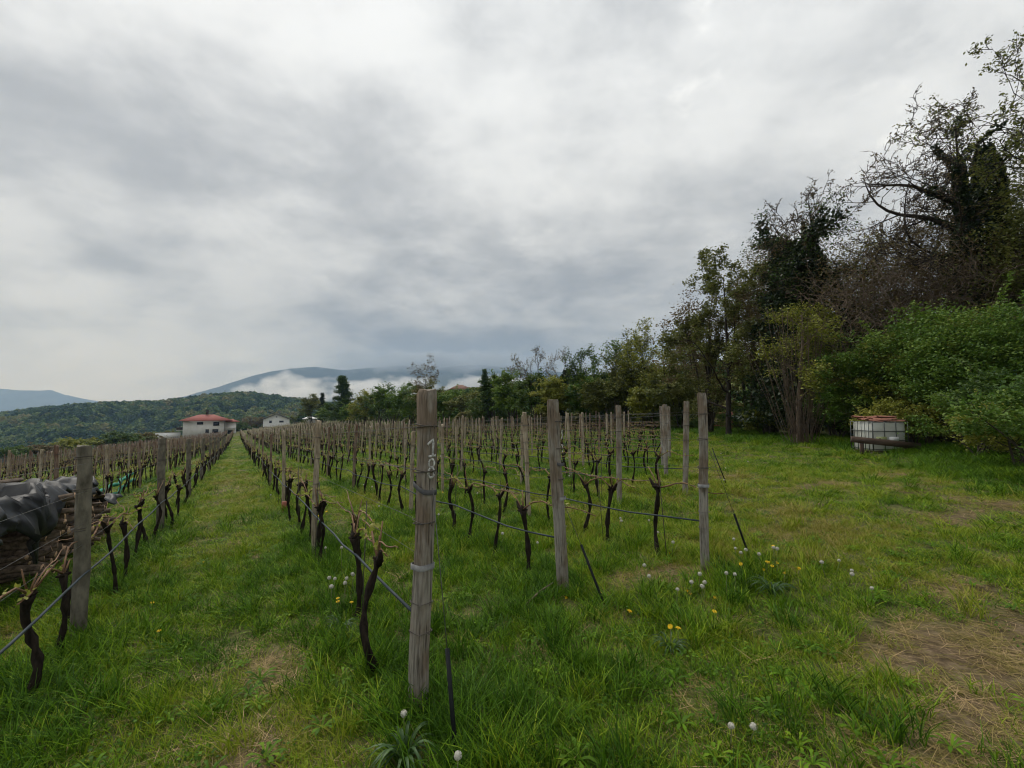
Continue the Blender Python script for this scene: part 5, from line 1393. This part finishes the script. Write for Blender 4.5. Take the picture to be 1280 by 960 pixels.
# undergrowth and young wood on the bank behind the tree row
N = 2600
d_ = rf_.uniform(8, 150, N); n_ = rf_.uniform(28.5, 58, N)
X, Y = rxy(d_, n_); ok = (Y > 12) & (np.abs(n_ - 50) > 0.8); X, Y = X[ok], Y[ok]
S = 1.2 + 1.5 * rf_.random(len(X))
instancer('undergrowth', [proto('thicket', crown_lump(80 + i), M['lf_far']) for i in range(3)], np.column_stack([X, Y, ground_z(X, Y) - 0.1]), np.column_stack([0 * X, 0 * X, rf_.random(len(X)) * 6.28]), np.column_stack([S, S, S * 0.8]), rf_.integers(0, 3, len(X)), np.clip(rf_.normal(0.6, 0.25, len(X)), 0, 1), 'low green undergrowth on the bank behind the trees')
# ------------------------------------------------------------------ grass (one mass), weeds, dandelions
def grass_mat():
    m, nt, b = new_mat('grass_blades')
    a = nt.nodes.new('ShaderNodeAttribute'); a.attribute_name = 'tint'; a.attribute_type = 'INSTANCER'
    bl = nt.nodes.new('ShaderNodeAttribute'); bl.attribute_name = 'tint'          # each blade its own shade
    f = mth(nt, 'ADD', a.outputs['Fac'], mth(nt, 'MULTIPLY', mth(nt, 'SUBTRACT', bl.outputs['Fac'], 0.5), 0.30), True)
    c = ramp(nt, f, [(0, (0.042, 0.112, 0.006)), (0.25, (0.108, 0.220, 0.009)), (0.5, (0.230, 0.305, 0.015)), (0.75, (0.270, 0.230, 0.052)), (1, (0.42, 0.30, 0.165))])
    v = nt.nodes.new('ShaderNodeHueSaturation'); nt.links.new(c, v.inputs['Color'])
    nt.links.new(mth(nt, 'ADD', mth(nt, 'MULTIPLY', bl.outputs['Fac'], 0.75), 0.55), v.inputs['Value'])
    c = v.outputs[0]
    nt.links.new(c, b.inputs['Base Color']); b.inputs['Roughness'].default_value = 0.6; b.inputs['Specular IOR Level'].default_value = 0.15
    t = nt.nodes.new('ShaderNodeBsdfTranslucent'); nt.links.new(c, t.inputs[0])
    mx = nt.nodes.new('ShaderNodeMixShader'); mx.inputs[0].default_value = 0.28
    nt.links.new(b.outputs[0], mx.inputs[1]); nt.links.new(t.outputs[0], mx.inputs[2]); nt.links.new(mx.outputs[0], nt.nodes['Material Output'].inputs[0])
    return m
M['grass'] = grass_mat()
def tuft(seed, n, h0, h1, R, w, bend, lying=0.0):
    r_ = np.random.default_rng(seed)
    a = r_.random(n) * 6.283; rad_ = R * np.sqrt(r_.random(n)); base = np.column_stack([rad_ * np.cos(a), rad_ * np.sin(a), np.full(n, -0.01)])
    h = h0 + (h1 - h0) * r_.random(n); b_ = r_.random(n) * 6.283; bd = bend * (0.4 + r_.random(n))
    dr = np.column_stack([np.cos(b_), np.sin(b_), 0 * b_]); sd = np.column_stack([-np.sin(b_), np.cos(b_), 0 * b_])
    tw = r_.random(n)[:, None] * 6.283; sd2 = sd * np.cos(tw * 0.2) + dr * np.sin(tw * 0.2)
    lv = []
    for t, ww in ((0, 0.8), (0.4, 1.0), (0.75, 0.7), (1.0, 0.0)):
        up = h * (t - lying * t * 0.85 - 0.25 * bd * t * t)
        c = base + dr * (h * bd * (t ** 1.7) + lying * h * t)[:, None] + np.column_stack([0 * h, 0 * h, np.maximum(up, 0.004)])
        lv.append((c - sd2 * w / 2 * ww, c + sd2 * w / 2 * ww) if ww > 0 else (c,))
    V = np.concatenate([lv[0][0], lv[0][1], lv[1][0], lv[1][1], lv[2][0], lv[2][1], lv[3][0]])
    k = np.arange(n); m_ = MB()
    tb = r_.random(n)
    m_.add(V, np.concatenate([np.stack([k, n + k, 3 * n + k, 2 * n + k], -1), np.stack([2 * n + k, 3 * n + k, 5 * n + k, 4 * n + k], -1)]), np.concatenate([tb, tb]))
    m_.f3.append(np.stack([4 * n + k, 5 * n + k, 6 * n + k], -1)); m_.t3.append(tb)
    return m_
def rosette(seed, n=9, L=0.16, w=0.035):
    r_ = np.random.default_rng(seed); m_ = MB()
    for q in range(n):
        a = q * 6.283 / n + r_.normal(0, 0.2); d = np.array([math.cos(a), math.sin(a), 0]); s_ = np.array([-math.sin(a), math.cos(a), 0]); l = L * (0.7 + 0.5 * r_.random())
        pts = []
        for t, ww in ((0, 0.25), (0.3, 0.6), (0.5, 0.45), (0.7, 1.0), (0.85, 0.7), (1, 0.05)):
            c = d * l * t + np.array([0, 0, 0.01 + 0.35 * l * math.sin(t * 2.4)])
            pts += [c - s_ * w * ww / 2, c + s_ * w * ww / 2]
        m_.add(pts, [[2*i, 2*i+1, 2*i+3, 2*i+2] for i in range(5)], 0.25 + 0.5 * r_.random())
    return m_
def clover(seed, n=40, R=0.09):
    r_ = np.random.default_rng(seed); m_ = MB(); a = r_.random(n) * 6.283; q = R * np.sqrt(r_.random(n))
    leaves(m_, np.column_stack([q * np.cos(a), q * np.sin(a), 0.02 + 0.05 * r_.random(n)]), 0.009, r_, r_.random(n) * 0.7, 1.2, 0.8)
    return m_
PT = [tuft(i, 62, 0.02, 0.070, 0.11, 0.0046, 0.85) for i in range(3)] + \
     [tuft(10 + i, 48, 0.05, 0.14, 0.10, 0.0052, 0.85) for i in range(3)] + \
     [tuft(20 + i, 40, 0.11, 0.26, 0.085, 0.0064, 0.75) for i in range(3)] + \
     [tuft(30 + i, 40, 0.05, 0.16, 0.12, 0.0030, 0.5, 0.95) for i in range(3)] + \
     [rosette(40 + i, 9, 0.09, 0.02) for i in range(2)] + [clover(50 + i) for i in range(2)]
protos = [proto('tuft_%02d' % i, m_, M['grass'], True) for i, m_ in enumerate(PT)]
rg_ = np.random.default_rng(123)
PX, PY = [], []
LV_ = []
for (r0, r1, dens, sc) in ((0.9, 3.5, 300, 0.9), (3.5, 7, 190, 0.95), (7, 14, 75, 1.25), (14, 28, 24, 1.9), (28, 60, 6.5, 3.0), (60, 130, 1.6, 4.5)):
    area = 0.5 * (r1 * r1 - r0 * r0) * math.radians(140); n = int(area * dens)
    r = np.sqrt(rg_.uniform(r0 * r0, r1 * r1, n)); a = rg_.uniform(math.radians(-66), math.radians(74), n)
    PX.append(r * np.sin(a)); PY.append(r * np.cos(a)); LV_.append(np.full(n, sc))
X = np.concatenate(PX); Y = np.concatenate(PY); SCL = np.concatenate(LV_)
d, n_ = rc(X, Y)
dry = straw_mask(X, Y)
edge = 11.5 + 9.0 * sstep(0, 9, d) + 6.5 * sstep(9, 20, d)
keep = (n_ > -27) & (n_ < edge + 2.5)
keep &= ~((n_ > -3.3) & (n_ < -2.45) & (d > 4) & (d < 10.6))
bare = dry > 0.62
keep &= ~(bare & (rg_.random(len(X)) < 0.12))
# how near is the closest vine row (long, lush grass there) and the meadow edge
rowN = np.array([r[0] for r in ROWS]); rowD = np.array([r[1] for r in ROWS])
dn = np.full(len(X), 9.0)
for rn, rd, _, sd_, k_ in ROWS:
    dn = np.where(d > rd - 0.7, np.minimum(dn, np.abs(n_ - rn)), dn)
lush = noise2(X * 0.8, Y * 0.8, 81, 4); patch = noise2(X * 2.6, Y * 2.6, 82, 3)
u = rg_.random(len(X))
inrow = np.exp(-(dn / 0.38) ** 2)
medge = sstep(-4.0, -0.3, n_ - edge)
upblock = (n_ > 1.7) & (n_ < 25) & (dn < 1.2)
tall_p = np.clip(0.02 + 0.45 * inrow * (0.5 + 0.7 * lush) + 0.75 * medge + 0.14 * sstep(0.35, 0.9, patch) + 0.10 * upblock, 0, 0.95) * (1 - dry)
med_p = np.clip(0.22 + 0.3 * lush + 0.35 * inrow + 0.25 * upblock, 0.08, 0.9) * (1 - 0.8 * dry)
idx = np.where(u < tall_p, 6, np.where(rg_.random(len(X)) < med_p, 3, 0)) + rg_.integers(0, 3, len(X))
straw = rg_.random(len(X)) < np.clip(dry * 1.15 - 0.14, 0, 0.80) + 0.12 + 0.24 * sstep(0.05, 0.7, noise2(X * 2.9, Y * 2.9, 84, 3)) * (1 - inrow)
idx = np.where(straw, 9 + rg_.integers(0, 3, len(X)), idx)
weed = (rg_.random(len(X)) < 0.05) & (SCL < 1.5)
idx = np.where(weed, 12 + rg_.integers(0, 4, len(X)), idx)
tint = 0.325 + 0.22 * noise2(X * 0.33, Y * 0.33, 83, 4) - 0.14 * lush - 0.14 * (idx // 3 == 2) + 0.12 * rg_.normal(size=len(X)) + 0.14 * patch
tint = tint + 0.30 * dry + 0.06 * (1 - inrow) * (dn < 3) 
tint = np.where(straw, 0.72 + 0.25 * rg_.random(len(X)), np.clip(tint, 0.02, 0.72))
tint = np.where(weed, np.clip(0.08 + 0.22 * rg_.random(len(X)), 0, 1), tint)
tint = np.where(medge > 0.3, tint * 0.6, tint)
hs = (0.62 + 0.45 * rg_.random(len(X))); hs = np.where(weed, 1.0, hs)
sx = np.where(weed, 0.9, SCL) * (0.85 + 0.3 * rg_.random(len(X)))
sz = np.where(SCL > 1.3, 1.0 + 0.22 * (SCL - 1), 1.0) * hs
P = np.column_stack([X, Y, ground_z(X, Y)])
rot = np.column_stack([rg_.normal(0, 0.10, len(X)), rg_.normal(0, 0.10, len(X)), rg_.random(len(X)) * 6.28])
k_ = keep
GRASS_N = int(k_.sum())
instancer('grass', protos, P[k_], rot[k_], np.column_stack([sx, sx, sz])[k_], idx[k_], tint[k_], 'green meadow grass with dry straw patches between the vine rows')
print('grass tufts', GRASS_N, 'posts', len(post_things), len(post_rest), 'vines', len(vine_things), len(vine_rest), 'logs', LOGS)

# big strap-leaved weed clump at the foot of the near post
M['strapleaf'] = leaf_mat('bluish_strap_leaves', [(0.026, 0.060, 0.018), (0.050, 0.105, 0.032), (0.09, 0.15, 0.055)], 0.25, 0.45)
def strap_clump(px, py, n, L, w, lab, seed):
    r_ = np.random.default_rng(seed); x, y = on_ground(px, py); m_ = MB()
    for q in range(n):
        a = r_.random() * 6.283; d_ = np.array([math.cos(a), math.sin(a), 0]); s_ = np.array([-math.sin(a), math.cos(a), 0]); l = L * (0.6 + 0.6 * r_.random()); up = 0.9 + 0.6 * r_.random(); pts = []
        for t in np.linspace(0, 1, 8):
            c = d_ * (0.02 + l * 0.75 * t ** 1.4) + np.array([0, 0, l * up * (t - 0.85 * t * t) * 1.3]); ww = w * (0.7 + 0.5 * math.sin(t * 3.0)) * (1 - t ** 4)
            pts += [c - s_ * ww / 2, c + np.array([0, 0, -0.003]), c + s_ * ww / 2]
        m_.add(pts, [f for i in range(7) for f in ([3*i, 3*i+1, 3*i+4, 3*i+3], [3*i+1, 3*i+2, 3*i+5, 3*i+4])], r_.random())
    o = m_.build('weed_clump', M['strapleaf'], loc=(x, y, gz(x, y)), tint=True, smooth=True); tag(o, lab, 'weed')
strap_clump(505, 955, 34, 0.20, 0.013, 'blue-green strap-leaved clump at the foot of the 18 post', 1)
strap_clump(965, 745, 34, 0.24, 0.009, 'rank dark green clump among the yellow dandelions', 2)
strap_clump(838, 815, 30, 0.16, 0.007, 'dark grass clump with two yellow flowers in the meadow', 3)
strap_clump(425, 790, 30, 0.17, 0.008, 'grass clump under white dandelion heads beside the path', 4)

# dandelions
M['dstem'] = simple('dandelion_stem', (0.12, 0.15, 0.05), (0.20, 0.20, 0.09), 8, 0.7)
M['dclock'] = simple('dandelion_down', (0.36, 0.35, 0.29), (0.60, 0.58, 0.51), 60, 1.0)
M['dcore'] = simple('dandelion_core', (0.10, 0.075, 0.045), (0.18, 0.14, 0.09), 40, 1.0)
M['dyel'] = simple('dandelion_petals', (0.62, 0.40, 0.012), (0.80, 0.56, 0.02), 50, 0.8)
def seed_head(seed):
    r_ = np.random.default_rng(seed); m_ = MB(); n = 90; u = rand_unit(r_, n); u = u[u[:, 2] > -0.75]
    for v in u:
        e = np.cross(v, [0.3, 0.2, 0.9]); e /= np.linalg.norm(e); f = np.cross(v, e); c = v * 0.021
        m_.add([v * 0.004, c + e * 0.0009, c - e * 0.0009], [[0, 1, 2]])
        m_.add([c + e * 0.0050, c + f * 0.0050, c - e * 0.0050, c - f * 0.0050], [[0, 1, 2, 3]])
    q = np.linspace(-1, 1, 6); m_.tube(np.column_stack([0 * q, 0 * q, q * 0.0165]), 0.0165 * np.sqrt(np.clip(1 - q * q, 0.01, 1)), 8)
    return m_.mesh('seed_head', M['dclock'])
def flower_head():
    m_ = MB()
    for rr_, z, n in ((0.019, 0.0, 16), (0.014, 0.004, 13), (0.008, 0.007, 9)):
        for q in range(n):
            a = q * 6.283 / n + rr_ * 90; c = np.array([math.cos(a), math.sin(a)]); s_ = np.array([-c[1], c[0]])
            m_.add([[*(c * 0.002), z], [*(c * rr_ + s_ * 0.0028), z + 0.004], [*(c * rr_ * 1.1), z + 0.003], [*(c * rr_ - s_ * 0.0028), z + 0.004]], [[0, 1, 2, 3]])
    m_.tube([[0, 0, -0.012], [0, 0, 0.0]], [0.004, 0.008], 6)
    return m_.mesh('flower_head', M['dyel'])
SHD = [seed_head(i) for i in range(4)]; FHD = flower_head()
COREM = MB().tube([[0, 0, -0.006], [0, 0, 0.0], [0, 0, 0.006]], [0.003, 0.0065, 0.003], 6).mesh('core', M['dcore'], True)
STEMS = [MB().tube([[0, 0, -0.02], [0.01 * s, 0.006, 0.4], [0.03 * s, 0.0, 0.8], [0.028 * s, 0.0, 1.0]], [0.0024, 0.0022, 0.002, 0.002], 5).mesh('stem', M['dstem'], True) for s in (-1, 0.4, 1.2)]
rd_ = np.random.default_rng(44)
def dandelion(px, py, h, kind, lab, grp):
    x, y = on_ground(px, py, h)
    put_dandelion(x, y, h, kind, lab, grp)
def put_dandelion(x, y, h, kind, lab, grp):
    o = empty('dandelion', (x, y, gz(x, y)), rd_.random() * 6.28)
    si = int(rd_.integers(0, 3)); sx_ = (-1, 0.4, 1.2)[si]
    child('stem', STEMS[si], o, scale=(1, 1, h))
    if kind == 'w':
        hd = child('seed_head', SHD[int(rd_.integers(0, 4))], o, (0.028 * sx_, 0, h), (rd_.normal(0, 0.3), rd_.normal(0, 0.3), 0), scale=(0.62 + 0.22 * rd_.random(),) * 3); child('core', COREM, hd)
    else: child('flower_head', FHD, o, (0.028 * sx_, 0, h), (rd_.normal(0, 0.3), rd_.normal(0, 0.3), 0), scale=(0.72 + 0.2 * rd_.random(),) * 3)
    tag(o, lab, 'dandelion', grp)
DL = {
 'white dandelion clock in the clump beside the path and first uphill vines': ('w', 0.24, [(411, 723), (419, 724), (413, 733), (430, 725), (431, 731), (440, 719), (445, 716)]),
 'white dandelion clock standing just before the post painted 18': ('w', 0.12, [(510, 895)]),
 'white dandelion clock beside the black anchor rod, lowest in the picture': ('w', 0.16, [(572, 938)]),
 'white dandelion clock around the black stay beside the brown end post': ('w', 0.20, [(918, 675), (919, 685), (931, 691), (933, 687), (953, 694), (969, 686), (971, 685), (909, 717), (917, 718)]),
 'white dandelion clock in the grass between leaning and brown end posts': ('w', 0.16, [(808, 706), (814, 719), (874, 718), (860, 726), (878, 735), (845, 737), (880, 730)]),
 'white dandelion clock out in the open meadow': ('w', 0.14, [(1033, 704), (1045, 701), (1060, 713), (1070, 720), (1094, 735)]),
 'white dandelion clock, one of two alone at the bottom of the meadow': ('w', 0.12, [(938, 903), (911, 907)]),
 'white dandelion clock between the leaning and brown end post rows': ('w', 0.17, [(734, 640), (774, 651), (809, 650), (822, 665), (841, 677), (871, 609), (775, 648), (629, 667), (672, 679), (654, 650), (711, 595)]),
 'white dandelion clock past the brown end post by the meadow': ('w', 0.18, [(909, 585), (901, 567), (903, 600), (935, 577)]),
 'yellow dandelion flower among the rank clump beside the black stay': ('y', 0.15, [(958, 703), (963, 704), (951, 711), (966, 707), (973, 703), (996, 712), (922, 705), (1003, 710), (980, 715), (969, 684)]),
 'yellow dandelion flower, one of two over the dark grass clump': ('y', 0.14, [(837, 786), (849, 789)]),
 'yellow dandelion flower in short grass before the brown end post': ('y', 0.06, [(899, 748), (860, 737), (862, 741), (888, 765), (707, 747), (753, 742), (789, 765), (841, 692), (795, 668)]),
 'yellow dandelion flower beside the clump of clocks along the path': ('y', 0.12, [(424, 748), (421, 752), (440, 755)]),
 'yellow dandelion flower on the downhill side of the path': ('y', 0.05, [(97, 817), (195, 752), (200, 788), (255, 703)]),
}
for lab, (kd, h, L) in DL.items():
    for (px, py) in L: dandelion(px, py, h * (0.85 + 0.3 * rd_.random()), kd, lab, 'dandelions: ' + lab)
for q in range(70):
    k = int(rd_.integers(0, 8)); n0, d0 = ROWS[k][0], ROWS[k][1]
    d = d0 + 2.5 + rd_.random() ** 1.5 * 14; x, y = rxy(d, n0 + rd_.normal(0, 0.28)); 
    put_dandelion(x, y, 0.16 + 0.14 * rd_.random(), 'w' if rd_.random() < 0.75 else 'y', 'small dandelion head under the %s' % rowname('up', k), 'dandelions under the %s' % rowname('up', k))

# ------------------------------------------------------------------ low cloud on the mountains and the haze of the valley air
def cloud(name, c, size, dens, scale, thr, lab, seed, colr=(0.97, 0.97, 0.98, 1)):
    m, nt, b_ = new_mat(name + '_vapour'); nt.nodes.remove(b_)
    tcn = nt.nodes.new('ShaderNodeTexCoord')
    n1 = nt.nodes.new('ShaderNodeTexNoise'); n1.inputs['Scale'].default_value = scale; n1.inputs['Detail'].default_value = 5; n1.inputs['Roughness'].default_value = 0.55
    mp = nt.nodes.new('ShaderNodeMapping'); mp.inputs['Location'].default_value = (seed, seed * 0.7, 0); mp.inputs['Scale'].default_value = (size[0] / size[2] * 0.55, size[1] / size[2] * 0.55, 1)
    nt.links.new(tcn.outputs['Generated'], mp.inputs[0]); nt.links.new(mp.outputs[0], n1.inputs['Vector'])
    sub = nt.nodes.new('ShaderNodeVectorMath'); sub.operation = 'SUBTRACT'; nt.links.new(tcn.outputs['Generated'], sub.inputs[0]); sub.inputs[1].default_value = (0.5, 0.5, 0.42)
    ln = nt.nodes.new('ShaderNodeVectorMath'); ln.operation = 'LENGTH'; nt.links.new(sub.outputs[0], ln.inputs[0])
    fall = ramp_f(nt, ln.outputs['Value'], 0.50, 0.10)
    v = mth(nt, 'SUBTRACT', mth(nt, 'ADD', mth(nt, 'MULTIPLY', n1.outputs['Fac'], 2.2), mth(nt, 'MULTIPLY', fall, 1.0)), thr)
    v = mth(nt, 'MULTIPLY', mth(nt, 'MAXIMUM', v, 0.0), dens)
    pv = nt.nodes.new('ShaderNodeVolumePrincipled'); pv.inputs['Color'].default_value = colr; pv.inputs['Anisotropy'].default_value = 0.2
    nt.links.new(v, pv.inputs['Density']); nt.links.new(pv.outputs[0], nt.nodes['Material Output'].inputs['Volume'])
    o = MB().box((0, 0, 0), size).build(name, m, loc=c); tag(o, lab, kind='stuff')
CLOUDS = True
if CLOUDS:
    for q, (px, py, D, w, h, lab) in enumerate(((360, 486, 2700, 190, 84, 'white cloud bank lying along the mountain foot'), (485, 484, 2750, 270, 58, 'pale cloud bank behind the far tree row'), (612, 480, 2800, 190, 46, 'thin cloud strip behind the bare tree'))):
        v = ray(px, py); v = v * (D / v[1])
        cloud('low_cloud', tuple(v), (w / FPX * D, 600, h / FPX * D), 0.030, 3.4, 1.60, lab, 3.3 * q)
    v = ray(560, 449); v = v * (2780 / v[1])
    cloud('low_cloud', tuple(v), (560 / FPX * 2780, 500, 46 / FPX * 2780), 0.016, 3.0, 1.55, 'grey rain cloud base hiding the mountain tops', 41.0, (0.50, 0.56, 0.64, 1))
HAZE = True
if HAZE:
    m, nt, b_ = new_mat('valley_haze'); nt.nodes.remove(b_)
    pv = nt.nodes.new('ShaderNodeVolumePrincipled'); pv.inputs['Color'].default_value = (0.42, 0.63, 1.0, 1); pv.inputs['Absorption Color'].default_value = (1, 1, 1, 1); pv.inputs['Density'].default_value = 0.00016; pv.inputs['Anisotropy'].default_value = 0.0
    nt.links.new(pv.outputs[0], nt.nodes['Material Output'].inputs['Volume'])
    o = MB().box((-1400, 2700, 200), (12400, 6900, 1000)).build('haze', m); tag(o, 'pale blue haze of the valley air', kind='stuff')
